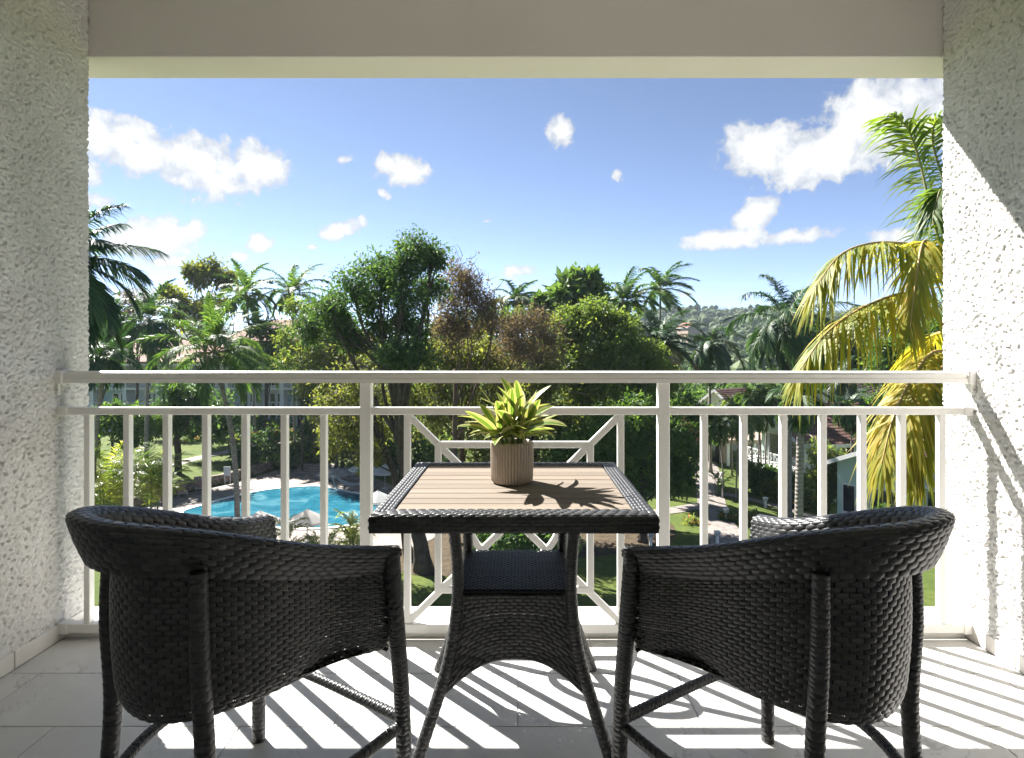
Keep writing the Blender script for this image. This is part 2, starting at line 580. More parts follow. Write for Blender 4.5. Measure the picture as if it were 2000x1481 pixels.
def mat_palmbark():
    m, t, b = new_mat('ringed_palm_bark')
    v = geovec(t)
    sx = t.n('ShaderNodeSeparateXYZ')
    t.l(v, sx.inputs[0])
    z = t.math('ADD', t.math('MULTIPLY', sx.outputs[2], 34.0), t.math('MULTIPLY', t.noise(v, 3, 3), 5.0))
    ring = t.math('SINE', z)
    n = t.noise(v, 4, 5, .6)
    col = t.ramp(n, [(.3, (.16, .14, .12)), (.7, (.29, .26, .225))])
    col = t.mix(t.maprange(ring, .6, 1.0, 0, .5), col, (.085, .07, .056))
    t.l(col, b.inputs['Base Color'])
    b.inputs['Roughness'].default_value = .85
    bump(t, b, t.math('ADD', ring, n), .02, .6)
    return m
M['palmbark'] = mat_palmbark()


def mat_lawn():
    m, t, b = new_mat('lawn')
    v = geovec(t)
    n1 = t.noise(v, .25, 4, .6)
    n2 = t.noise(v, 2.6, 6, .7)
    col = t.ramp(t.math('ADD', t.math('MULTIPLY', n1, .45), t.math('MULTIPLY', n2, .55)),
                 [(.3, (.045, .070, .016)), (.5, (.085, .118, .024)), (.7, (.15, .165, .042))])
    t.l(col, b.inputs['Base Color'])
    b.inputs['Roughness'].default_value = .9
    b.inputs['Specular IOR Level'].default_value = .15
    bump(t, b, t.noise(v, 14, 5, .75), .10, .9)
    return m
M['lawn'] = mat_lawn()
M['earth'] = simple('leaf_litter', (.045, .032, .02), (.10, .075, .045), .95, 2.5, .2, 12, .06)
M['hill'] = simple('wooded_slope', (.024, .042, .018), (.060, .080, .034), .95, .02, .1, .12, 2.0)
M['farhill'] = simple('far_hill', (.028, .048, .024), (.055, .075, .038), .95, .004, .1, .03, 10.0)


def mat_pave(name, c1, c2, scale, joint=(.3, .26, .22)):
    m, t, b = new_mat(name)
    v = geovec(t)
    vo = t.n('ShaderNodeTexVoronoi', feature='DISTANCE_TO_EDGE')
    vo.inputs['Scale'].default_value = scale
    t.l(v, vo.inputs['Vector'])
    vc = t.n('ShaderNodeTexVoronoi')
    vc.inputs['Scale'].default_value = scale
    t.l(v, vc.inputs['Vector'])
    sep = t.n('ShaderNodeSeparateColor')
    t.l(vc.outputs['Color'], sep.inputs[0])
    n = t.noise(v, 3, 5, .6)
    col = t.ramp(t.math('ADD', t.math('MULTIPLY', sep.outputs[0], .5), t.math('MULTIPLY', n, .5)), [(.25, c1), (.75, c2)])
    e = t.maprange(vo.outputs['Distance'], 0.0, .05, 1, 0)
    col = t.mix(t.math('MULTIPLY', e, .75), col, joint)
    t.l(col, b.inputs['Base Color'])
    b.inputs['Roughness'].default_value = .8
    bump(t, b, t.math('SUBTRACT', n, e), .02, .7)
    return m
M['deck'] = mat_pave('flagstone_deck', (.17, .142, .122), (.245, .208, .182), 1.6)
M['path'] = mat_pave('pink_path_paving', (.16, .138, .125), (.225, .20, .182), 2.4)
M['stone'] = mat_pave('rubble_stone', (.16, .125, .09), (.36, .30, .23), 3.4, (.06, .05, .04))
M['rock'] = simple('grey_boulder', (.16, .155, .15), (.34, .33, .32), .85, 2, .3, 8, .08)


def mat_water():
    m, t, b = new_mat('pool_water')
    v = geovec(t)
    b.inputs['Base Color'].default_value = (.012, .27, .42, 1)
    n = t.noise(v, .45, 4, .6, .8)
    col = t.ramp(n, [(.30, (.010, .085, .13)), (.52, (.022, .13, .185)), (.72, (.11, .24, .28))])  # dappled shading and bright light patches painted into the water colour
    t.l(col, b.inputs['Base Color'])
    b.inputs['Roughness'].default_value = .06
    b.inputs['IOR'].default_value = 1.33
    bump(t, b, t.noise(v, 2.4, 4, .6, .6), .05, .5)
    return m
M['water'] = mat_water()

M['wall_white'] = simple('white_render', (.58, .585, .59), (.66, .665, .67), .8, .4, .2)
M['wall_blue'] = simple('pale_blue_render', (.42, .54, .58), (.48, .60, .64), .8, .4, .2)
M['wall_green'] = simple('pale_green_board', (.42, .53, .46), (.48, .59, .52), .7, .5, .3)
M['wall_tan'] = simple('peach_render', (.34, .26, .20), (.40, .31, .24), .8, .6, .2)
M['trim'] = simple('white_trim', (.58, .58, .57), (.66, .66, .65), .5, 1, .4)
M['terracotta'] = simple('terracotta_roof', (.17, .075, .052), (.24, .115, .082), .8, 1.2, .3, 6, .05, var=.2)
M['shingle'] = simple('brown_shingle', (.085, .045, .036), (.175, .095, .076), .8, 2.2, .3, 9, .03, var=.3)
M['glass'] = simple('dark_window_glass', (.012, .015, .018), (.03, .034, .038), .08, 1)
M['louvre'] = simple('grey_louvre', (.30, .31, .31), (.40, .41, .41), .6, 4)
M['canvas'] = mat_leaf('white_canvas', [(0, (.40, .40, .39)), (1, (.44, .44, .43))], .4, .8, .2, 1.0, (1.15, 1.12, 1.05))
M['lounger'] = simple('rose_sling_fabric', (.27, .15, .13), (.36, .215, .19), .7, 4)
M['metal'] = simple('weathered_metal', (.28, .28, .28), (.42, .42, .41), .4, 5)
M['lamp'] = simple('white_lamp_housing', (.62, .62, .60), (.72, .72, .70), .5, 4)
M['lamp_dark'] = simple('lamp_louvre', (.08, .08, .08), None, .5)
M['dark_wood'] = simple('dark_timber', (.05, .035, .025), (.10, .07, .05), .7, 6)

# ------------------------------------------------------------------ the balcony
XL, XR = -1.855, 1.822           # inner wall faces
XC, XW = (XL + XR) / 2, (XR - XL) / 2
YR = 2.43                       # railing line
YK = 2.444                      # kerb front
YE = 2.585                      # end of the side walls
CEIL = FLOOR + 2.82
BEAM_Z = FLOOR + 1.17 + (HY - 112) / S * YE


def worley(u, v, cell, seed):
    """distance to the nearest jittered point, in cell units"""
    gu, gv = np.floor(u / cell).astype(int), np.floor(v / cell).astype(int)
    best = np.full(u.shape, 9.0)
    def h(a, b, k):
        x = np.sin(a * 127.1 + b * 311.7 + k * 74.7 + seed * 13.37) * 43758.5453
        return x - np.floor(x)
    for i in (-1, 0, 1):
        for j in (-1, 0, 1):
            a, b = gu + i, gv + j
            du = (a + h(a, b, 1)) - u / cell
            dv = (b + h(a, b, 2)) - v / cell
            best = np.minimum(best, du * du + dv * dv)
    return np.sqrt(best)


def side_wall(sx, label):
    xw = XR if sx > 0 else XL
    w = empty('balcony_wall', (xw, YE, FLOOR), label=label, cat='wall')
    inv = -np.array([xw, YE, FLOOR])
    m = MB()
    m.box(np.array([xw + sx * .13, (YE - .6) / 2 - .012, FLOOR + 1.41]) + inv, (.248, YE + .6 - .03, 2.82))
    m.build('wall_core', M['roomwall'], w)
    # thick roughcast coat: real lumps and pits, finer towards the open end
    def coat(y0, y1, step, name):
        y = np.append(np.arange(y0, y1, step), y1)
        z = np.arange(.064, 2.83, step)
        Y, Zz = np.meshgrid(y, z, indexing='ij')
        f1 = worley(Y + .004 * np.sin(Zz * 90), Zz + .004 * np.sin(Y * 110), .0125, 1 + sx)
        f2 = worley(Y + 3.1, Zz + 1.7, .0085, 4 + sx)
        f3 = worley(Y + 9.1, Zz + 4.7, .05, 8 + sx)
        patch = .60 + .6 * np.clip(1.2 - worley(Y + 1.3, Zz + 7.9, .16, 21 + sx), 0, 1)
        hgt = patch * .0108 * (1 - np.clip(f1, 0, 1) ** 1.6) + .003 * (1 - np.clip(f2, 0, 1)) + .003 * (1 - np.clip(f3, 0, 1.0)) - .0035
        hgt = np.where(worley(Y + 5.5, Zz + 2.2, .034, 15 + sx) < .13, -.0045, hgt)
        if y1 >= YE: hgt[-1] = -.02
        m = MB()
        m.grid(np.stack([-sx * (hgt + .004), Y - YE, Zz], -1), flip=(sx > 0))
        m.build(name, M['stucco'], w, smooth=True)
    coat(1.62, YE, .0045, 'roughcast_face')
    coat(-.6, 1.6195, .009, 'inner_roughcast_face')
    # skirting tiles
    yy = -.6
    while yy < YE - .02:
        L = min(.40, YE - yy)
        m = MB()
        m.box((-sx * .008, yy + L / 2 - YE, .032), (.018, L - .004, .064), bev=.002)
        m.build('skirting_tile', M['skirting'], w)
        yy += .40
    return w


side_wall(-1, 'shaded white roughcast stucco wall on the left of the balcony')
side_wall(1, 'sunlit white roughcast stucco wall on the right of the balcony')

# floor: tiles laid in running bond over a grout bed
m = MB()
m.box((XC, (YK - .6) / 2, FLOOR - .075), (2 * XW, YK + .6, .144))
floor = m.build('floor', M['grout'], kind='structure')
floor['label'] = 'balcony floor of grey stone-look tiles'
rows = [2.444, 2.174, 1.868, 1.562, 1.256, .95, .644, .338, .032, -.274, -.58]
TW = .572
tile_cache = {}
for k in range(len(rows) - 1):
    y1, y0 = rows[k], rows[k + 1]
    xs = [-.006 + (.286 if k % 2 == 0 else 0) + TW * j for j in range(-5, 6)]
    for j in range(len(xs) - 1):
        a, b_ = max(xs[j], XL + .018), min(xs[j + 1], XR - .018)
        if b_ - a < .02: continue
        sz = (round(b_ - a - .003, 4), round(y1 - y0 - .003, 4), .010)
        if sz not in tile_cache: tile_cache[sz] = MB().box((0, 0, 0), sz, bev=.0012).mesh('tile')
        o = link('tile', tile_cache[sz], M['tile'], floor)
        o.location = ((a + b_) / 2, (y0 + y1) / 2, FLOOR - .005 + R.uniform(-.0004, .0004))

# kerb under the railing, slab edge, fascia beam, ceiling, wall of the room behind
m = MB()
m.box((0, YK + .115, FLOOR - .0615), (2 * XW + 1.2, .23, .18), bev=.006)
m.build('balcony_kerb', M['kerb'], label='low white painted kerb running under the balcony railing', cat='kerb')
m = MB()
m.box((0, YE + .095, BEAM_Z + .28), (2 * XW + 1.4, .19, .56), bev=.004)
beam = m.build('fascia_beam', M['beam'], label='cream painted concrete beam across the top of the balcony', cat='beam')
m = MB()
m.box((0, YE + .2045, BEAM_Z + .286), (2 * XW + 1.4, .025, .56), bev=.003)
m.build('drip_edge', M['beam'], beam)
m = MB()
m.box((0, (YE - .6) / 2, CEIL + .06), (2 * XW + .5, YE + .6, .12))
m.build('ceiling', M['roomwall'], kind='structure')
m = MB()
m.box((0, -.66, FLOOR + 1.41), (2 * XW + .5, .12, 2.82))
m.build('wall_rear', M['roomwall'], kind='structure')


def rx(px, y=YR):
    return (px - CX) * y / S


def railing():
    r = empty('balcony_railing', (0, YR, FLOOR), label='white painted metal balcony railing with a lattice centre panel', cat='railing')
    P = M['paint']
    # moulded hand rail
    prof = np.array([(-.030, 1.031), (-.030, 1.046), (-.026, 1.050), (-.027, 1.062), (-.022, 1.072), (-.010, 1.0775),
                     (.010, 1.0775), (.022, 1.072), (.027, 1.062), (.026, 1.050), (.030, 1.046), (.030, 1.031)])
    x0, x1 = XL + .035, XR - .035
    m = MB()
    m.extrude([(x0, p[0], p[1]) for p in prof], (x1 - x0, 0, 0))
    m.build('hand_rail', P, r)
    m = MB(); m.box((XC, 0, .9175), (2 * XW - .07, .036, .029), bev=.002); m.build('middle_rail', P, r)
    m = MB(); m.box((XC, 0, .049), (2 * XW - .07, .038, .036), bev=.002); m.build('bottom_rail', P, r)
    for sx in (-1, 1):
        m = MB(); m.box((XC + sx * (XW - .018), 0, 1.054), (.044, .072, .056), bev=.004); b = m.build('bracket', P, r)
        m = MB(); m.box((XC + sx * (XW - .0125), -.028, 1.008), (.026, .01, .05), bev=.002); m.build('bracket_flange', P, b)
        for dx in (.019, .008):
            m = MB(); m.tube([(XC + sx * (XW - dx), -.0335, 1.005), (XC + sx * (XW - dx), -.0365, 1.005)], .0035, 8); m.build('screw', M['screw'], b)
        m = MB(); m.box((XC + sx * (XW - .0375), 0, 1.0545), (.003, .066, .05)); m.build('seam', M['joint'], b)
        for z, h in ((.9175, .037), (.049, .044)):
            m = MB(); m.box((XC + sx * (XW - .024), 0, z), (.05, .044, h), bev=.003); m.build('end_cap', P, r)
    for px in (716, 1295):
        m = MB(); m.box((rx(px), 0, .5315), (.045, .041, 1.0), bev=.003); m.build('post', P, r)
    bal = MB().box((0, 0, .485), (.0245, .029, .836), bev=.0018).mesh('baluster')
    for px in [174 + 76.5 * k for k in range(7)] + [1375 + 77 * k for k in range(7)]:
        o = link('baluster', bal, P, r); o.location = (rx(px), 0, 0)
    # lattice panel
    xa, xb, ia, ib = rx(796), rx(1212), rx(856), rx(1153)
    za, zb, iz0, iz1 = .067, .903, .20, .782
    for x in (xa, xb):
        m = MB(); m.box((x, 0, (za + zb) / 2), (.0255, .028, zb - za), bev=.0018); m.build('lattice_stile', P, r)
    for x in (ia, ib):
        m = MB(); m.box((x, 0, (iz0 + iz1) / 2), (.0255, .0262, iz1 - iz0 + .0255), bev=.0018); m.build('lattice_stile', P, r)
    for z in (iz0, iz1):
        m = MB(); m.box(((ia + ib) / 2, 0, z), (ib - ia, .0245, .0255), bev=.0018); m.build('lattice_rail', P, r)
    for p0, p1, w in (((xa, za), (xb, zb), .0228), ((xa, zb), (xb, za), .0212)):
        m = MB(); m.bar((p0[0], 0, p0[1]), (p1[0], 0, p1[1]), .0255, w, up=(0, 1, 0), bev=.0018, ext=.0); m.build('lattice_diagonal', P, r)
    # centre ring
    th = np.linspace(0, 2 * math.pi, 49)
    c = np.array([(ia + ib) / 2, 0, .492])
    sec = [(-.012, -.0125), (.012, -.0125), (.012, .0125), (-.012, .0125)]
    ringv = np.stack([np.stack([c[0] + (.186 + a) * np.cos(th), np.full(49, b_), c[2] + (.186 + a) * np.sin(th)], -1) for a, b_ in sec + sec[:1]], 0)
    m = MB(); m.grid(ringv); m.build('lattice_ring', P, r, smooth=False)


railing()


# ------------------------------------------------------------------ woven wicker
def weave(mb, fn, rows, bricks, closed=False, amp=.0022, thick=.0016, wfac=1.02, spb=6, phase=0, rnd=None):
    """real ribbons over the surface fn(u, v): each row dips behind every other stake, rows alternate"""
    rnd = rnd or R
    n = int(bricks * spb) + (0 if closed else 1)
    u = np.linspace(0, 1, n, endpoint=not closed)
    q = np.array([-1, -.72, .72, 1.0])
    bul = np.array([0, 1, 1, 0.0])
    Vs, Fs, As = [], [], []
    base = 0
    for i in range(rows):
        ph = u * bricks + .5 * ((i + phase) % 2)
        dist = np.abs(ph - np.round(ph))                    # 0 at the dip, .5 mid-brick
        off = amp * (2 * np.sin(np.pi * dist) ** .42 - 1)
        wd = wfac * (.90 + .10 * np.sin(np.pi * dist) ** .5)
        jit = rnd.normal(0, .05)
        v = (i + .5 + jit + q[None] * wd[:, None] * .5) / rows
        U = np.repeat(u[:, None], 4, 1)
        P = fn(U, np.clip(v, 0, 1))
        e = 1e-3
        Pu = fn(U + e, np.clip(v, 0, 1)) - fn(U - e, np.clip(v, 0, 1))
        Pv = fn(U, np.clip(v + e, 0, 1.0)) - fn(U, np.clip(v - e, 0, 1.0))
        N = np.cross(Pu, Pv)
        N /= np.linalg.norm(N, axis=-1, keepdims=True) + 1e-12
        P = P + N * (off[:, None] + thick * bul[None])[..., None]
        Vs.append(P.reshape(-1, 3))
        k = np.arange(n if closed else n - 1)[:, None] * 4
        k2 = ((np.arange(n if closed else n - 1) + 1) % n)[:, None] * 4
        j = np.arange(3)[None]
        Fs.append((np.stack([k + j, k2 + j, k2 + j + 1, k + j + 1], -1).reshape(-1, 4)) + base)
        bid = np.floor(ph)
        hv = np.sin(bid * 12.9898 + i * 78.233) * 43758.5453
        As.append(np.repeat(hv - np.floor(hv), 4))
        base += n * 4
    mb.add(np.concatenate(Vs), np.concatenate(Fs), np.concatenate(As))


def stakes(mb, fn, count, seg=24, r=.0016, v0=0.0, v1=1.0):
    for k in range(count):
        uu = (k + .01) / count
        v = np.linspace(v0, v1, seg)
        mb.tube(fn(np.full(seg, uu), v), r, 4, caps=False, var=.2)


def wrapped(parent, name, path, rad, n=24, pitch=.0095, bricklen=.024, ell=1.0, label=None):
    """a leg wrapped in wicker strand over a solid core"""
    P = smooth_path(path, n)
    rad = np.interp(np.linspace(0, 1, n), np.linspace(0, 1, len(rad)), rad)
    L = np.linalg.norm(np.diff(P, axis=0), axis=1).sum()
    T = np.gradient(P, axis=0)
    T /= np.linalg.norm(T, axis=1)[:, None]
    A = np.cross(T, np.array([0.2, .97, .1])); A /= np.linalg.norm(A, axis=1)[:, None]
    B = np.cross(T, A)
    tt = np.linspace(0, 1, n)
    def ip(X, v):
        return np.stack([np.interp(v, tt, X[:, k]) for k in range(3)], -1)
    def fn(u, v):
        th = u * 2 * math.pi
        r = np.interp(v, tt, rad)
        return ip(P, v) + r[..., None] * (np.cos(th)[..., None] * ip(A, v) + ell * np.sin(th)[..., None] * ip(B, v))
    m = MB()
    weave(m, fn, max(4, int(L / pitch)), max(4, int(round(2 * math.pi * rad.mean() / bricklen))), closed=True, amp=.0007, thick=.0008, wfac=1.04)
    leg = m.build(name, M['wicker'], parent, smooth=True)
    if label: leg['label'] = label
    m = MB(); m.tube(P, rad * .965 - .0006, 12)
    m.build('core', M['wicker_core'], leg, smooth=True)
    return leg


# the barrel chair, facing +Y in its own frame
def upath(wf, wb, yf, bb, n=260, e=.80):
    ph = np.linspace(-math.pi / 2, math.pi / 2, 160)
    x = wb * np.sign(np.sin(ph)) * np.abs(np.sin(ph)) ** e
    y = -bb * np.cos(ph) ** e
    t = np.linspace(1, 0, 60)[:-1]
    t2 = t * t * (3 - 2 * t)
    xl = -(wb + (wf - wb) * (.5 * t + .5 * t2))
    yl = yf * t
    X = np.r_[xl, x, -xl[::-1]]
    Y = np.r_[yl, y, yl[::-1]]
    s = np.r_[0, np.cumsum(np.hypot(np.diff(X), np.diff(Y)))]
    k = np.linspace(0, s[-1], n)
    X, Y = np.interp(k, s, X), np.interp(k, s, Y)
    ker = np.ones(13) / 13
    Xs, Ys = np.convolve(np.pad(X, 6, 'edge'), ker, 'valid'), np.convolve(np.pad(Y, 6, 'edge'), ker, 'valid')
    Xs[:6], Ys[:6], Xs[-6:], Ys[-6:] = X[:6], Y[:6], X[-6:], Y[-6:]
    return np.stack([Xs, Ys], 1), s[-1]


def make_chair(loc, rz, label):
    c = empty('wicker_armchair', loc, rz, label, 'chair', 'wicker armchairs on the balcony')
    path, L = upath(.281, .2307, .145, .442)
    tt = np.linspace(0, 1, len(path))
    tan = np.gradient(path, axis=0)
    tan /= np.linalg.norm(tan, axis=1)[:, None]
    out = np.stack([tan[:, 1], -tan[:, 0]], 1)
    if (out[130] @ np.array([0, -1])) < 0: out = -out
    sfrac = np.clip((.145 - path[:, 1]) / .587, 0, 1)
    hgt = .676 + (.842 - .676) * (.6 * sfrac ** 2 * (3 - 2 * sfrac) + .4 * sfrac)
    band = .070 + .034 * sfrac
    sec_v = np.array([0, .16, .34, .44, .50, .56, .66, 1.0])
    sec_r = np.array([-.030, -.012, .0005, -.001, -.016, -.034, -.046, -.054])
    sec_z = np.array([-1.0, -.55, -.12, -.025, .0, -.025, -.14, -1.05])
    def rimfn(u, v):
        u = np.clip(u, 0, 1)
        px, py = np.interp(u, tt, path[:, 0]), np.interp(u, tt, path[:, 1])
        ox, oy = np.interp(u, tt, out[:, 0]), np.interp(u, tt, out[:, 1])
        r = np.interp(v, sec_v, sec_r)
        z = np.interp(u, tt, hgt) + np.interp(v, sec_v, sec_z) * np.interp(u, tt, band)
        return np.stack([px + ox * r, py + oy * r, z], -1)
    m = MB()
    weave(m, rimfn, 19, int(L / .031), amp=.0015, thick=.0012, wfac=1.10, spb=10)
    rim = m.build('rim', M['wicker'], c, smooth=True)
    m = MB()
    U, V = np.meshgrid(np.linspace(0, 1, 90), np.linspace(0, 1, 14), indexing='ij')
    Pn = rimfn(U, V)
    ctr = Pn.mean(axis=1, keepdims=True)
    m.grid(ctr + (Pn - ctr) * .90)
    m.build('core', M['wicker_core'], rim, smooth=True)
    # shell
    top, Lt = upath(.252, .192, .130, .362)
    bot, Lb = upath(.247, .184, .130, .352)
    def shellfn(u, v):
        u = np.clip(u, 0, 1)
        a = np.stack([np.interp(u, tt, bot[:, k]) for k in (0, 1)], -1)
        b = np.stack([np.interp(u, tt, top[:, k]) for k in (0, 1)], -1)
        f = (v ** .75)[..., None]
        rnd_ = (1 - np.clip(v / .16, 0, 1)) ** 2 * .035            # tucked-in lower edge
        xy = a + (b - a) * f
        xy = xy * (1 - rnd_)[..., None]
        bulge = .006 * np.sin(np.pi * np.clip(v, 0, 1))
        xy = xy * (1 + bulge / .26)[..., None]
        zt = np.interp(u, tt, hgt - band * .8)
        sf = np.interp(u, tt, sfrac)
        zb = .425 - .008 * sf
        return np.concatenate([xy, (zb + (zt - zb) * v)[..., None]], -1)
    m = MB()
    weave(m, shellfn, 31, int(Lt / .0265), amp=.0016, thick=.0012, wfac=1.17, spb=10)
    shell = m.build('shell', M['wicker'], c, smooth=True)
    m = MB()
    stakes(m, shellfn, int(Lt / .0265) * 2, r=.0014)
    m.build('stakes', M['wicker_core'], shell)
    # seat
    def seatfn(u, v):
        y = -.33 + v * .455
        w = np.interp(y, [-.33, -.30, -.23, -.12, .125], [.06, .10, .14, .172, .240])
        return np.stack([(2 * u - 1) * w, y, np.full(np.shape(u), .437)], -1)
    m = MB()
    weave(m, seatfn, 46, 19, amp=.0018, thick=.0014)
    seat = m.build('seat', M['wicker'], c, smooth=True)
    m = MB()
    U, V = np.meshgrid(np.linspace(0, 1, 12), np.linspace(0, 1, 16), indexing='ij')
    m.grid(seatfn(U, V) - np.array([0, 0, .004]))
    m.build('core', M['wicker_core'], seat)
    m = MB()
    weave(m, lambda u, v: np.stack([(2 * u - 1) * .246, .128 + .010 * np.sin(v * math.pi), .437 - .020 * (1 - v)], -1), 3, 20, amp=.0012)
    m.build('seat_apron', M['wicker'], c, smooth=True)
    # legs: straight front posts run up into the rim, bowed rear ones
    for sx in (-1, 1):
        wrapped(c, 'leg', [(sx * .297, .143, 0), (sx * .288, .138, .3), (sx * .278, .133, .45), (sx * .264, .126, .665)], [.0178, .0182, .0190, .0190])
        wrapped(c, 'leg', [(sx * .207, -.335, 0), (sx * .197, -.312, .15), (sx * .186, -.298, .36), (sx * .186, -.308, .56), (sx * .178, -.306, .735)],
                [.0145, .016, .0178, .017, .015])
        wrapped(c, 'stretcher', [(sx * .288, .134, .245), (sx * .280, -.02, .236), (sx * .240, -.19, .222), (sx * .188, -.294, .205)], [.0125, .012, .0125], pitch=.0075, bricklen=.02)
    wrapped(c, 'stretcher', [(-.288, .136, .262), (0, .136, .268), (.288, .136, .262)], [.0125, .0115, .0125], pitch=.0075, bricklen=.02)
    return c


def copy_tree(o, parent=None):
    c = o.copy()
    COL.objects.link(c)
    c.parent = parent
    for ch in list(o.children): copy_tree(ch, c)
    return c


chair = make_chair((-.606, 1.523, FLOOR), -.569, 'charcoal wicker armchair left of the table, against the shaded stucco wall')
chair2 = copy_tree(chair)
chair2.location = (.566, 1.519, FLOOR)
chair2.rotation_euler = (0, 0, .569)
chair2['label'] = 'charcoal wicker armchair right of the table, beside the sunlit stucco wall'


# ------------------------------------------------------------------ table and plant
TX, TY, TH = -.015, 1.905, .74


def make_table():
    t = empty('wicker_table', (TX, TY, FLOOR), label='square charcoal wicker table with a pale slatted wood top', cat='table')
    hx, hy, fw, th = .371, .359, .054, .043
    # woven frame, four mitred borders
    for k in range(4):
        L, W = (hx, hy) if k % 2 == 0 else (hy, hx)
        rot = k * math.pi / 2
        c, s = math.cos(rot), math.sin(rot)
        def fr(u, v, L=L, W=W, c=c, s=s):
            inn = np.interp(v, [0, .42, .52, .60, 1.0], [0, 0, .004, .012, fw])
            z = TH + np.interp(v, [0, .40, .50, .60, 1.0], [-th, -.007, -.001, .002, .002])
            y = -(W - inn)
            x = (2 * u - 1) * (L - inn * .98)
            return np.stack([c * x - s * y, s * x + c * y, z], -1)
        m = MB()
        weave(m, fr, 10, int(2 * L / .029), amp=.0014, thick=.0014, wfac=1.03)
        b = m.build('frame_border', M['wicker'], t, smooth=True)
        m = MB()
        U, V = np.meshgrid(np.linspace(0, 1, 6), np.linspace(0, 1, 12), indexing='ij')
        m.grid(fr(U, V) - np.array([0, 0, .0018]))
        m.build('core', M['wicker_core'], b)
    m = MB(); m.box((0, 0, TH - .022), (2 * (hx - .006), 2 * (hy - .006), .03)); m.build('underframe', M['wicker_core'], t)
    iy = hy - fw - .002
    ns = 10
    pitch = 2 * iy / ns
    sl = MB().box((0, 0, 0), (2 * (hx - fw) - .006, pitch - .0026, .012), bev=.0012).mesh('slat')
    for k in range(ns):
        o = link('slat', sl, M['wood'], t)
        o.location = (0, -iy + pitch * (k + .5), TH - .0045 + R.uniform(-.0004, .0004))
    # four legs, bowed in at the shelf and splayed at the foot
    for sx in (-1, 1):
        for sy in (-1, 1):
            wrapped(t, 'leg', [(sx * .281, sy * .293, 0), (sx * .225, sy * .232, .16), (sx * .182, sy * .190, .30), (sx * .164, sy * .170, .44),
                               (sx * .164, sy * .168, .54), (sx * .172, sy * .176, .64), (sx * .184, sy * .186, .705)],
                    [.0155, .0165, .017, .016, .0155, .0155, .016], n=40, pitch=.009)
    # woven skirt panels with arched lower edge
    for k in range(4):
        rot = k * math.pi / 2
        c, s = math.cos(rot), math.sin(rot)
        def pn(u, v, c=c, s=s):
            uu = 2 * u - 1
            z0 = .175 + .112 * (1 - np.abs(uu) ** 2.6)
            z = z0 + (.462 - z0) * v
            hw = np.interp(z, [.17, .24, .30, .40, .50], [.222, .203, .184, .168, .163])
            x = uu * hw
            y = -(hw + .004 + .010 * (1 - uu * uu) * 0)
            return np.stack([c * x - s * y, s * x + c * y, z], -1)
        m = MB()
        weave(m, pn, 19, 13, amp=.0016, thick=.0012, wfac=1.17, spb=10)
        p = m.build('skirt_panel', M['wicker'], t, smooth=True)
        m = MB(); stakes(m, pn, 26, r=.0014); m.build('stakes', M['wicker_core'], p)
    m = MB()
    weave(m, lambda u, v: np.stack([(2 * u - 1) * .166, (2 * v - 1) * .17, np.full(np.shape(u), .474)], -1), 34, 15, amp=.0016, thick=.0013)
    sh = m.build('shelf', M['wicker'], t, smooth=True)
    m = MB(); m.box((0, 0, .464), (.33, .335, .012)); m.build('core', M['wicker_core'], sh)


make_table()


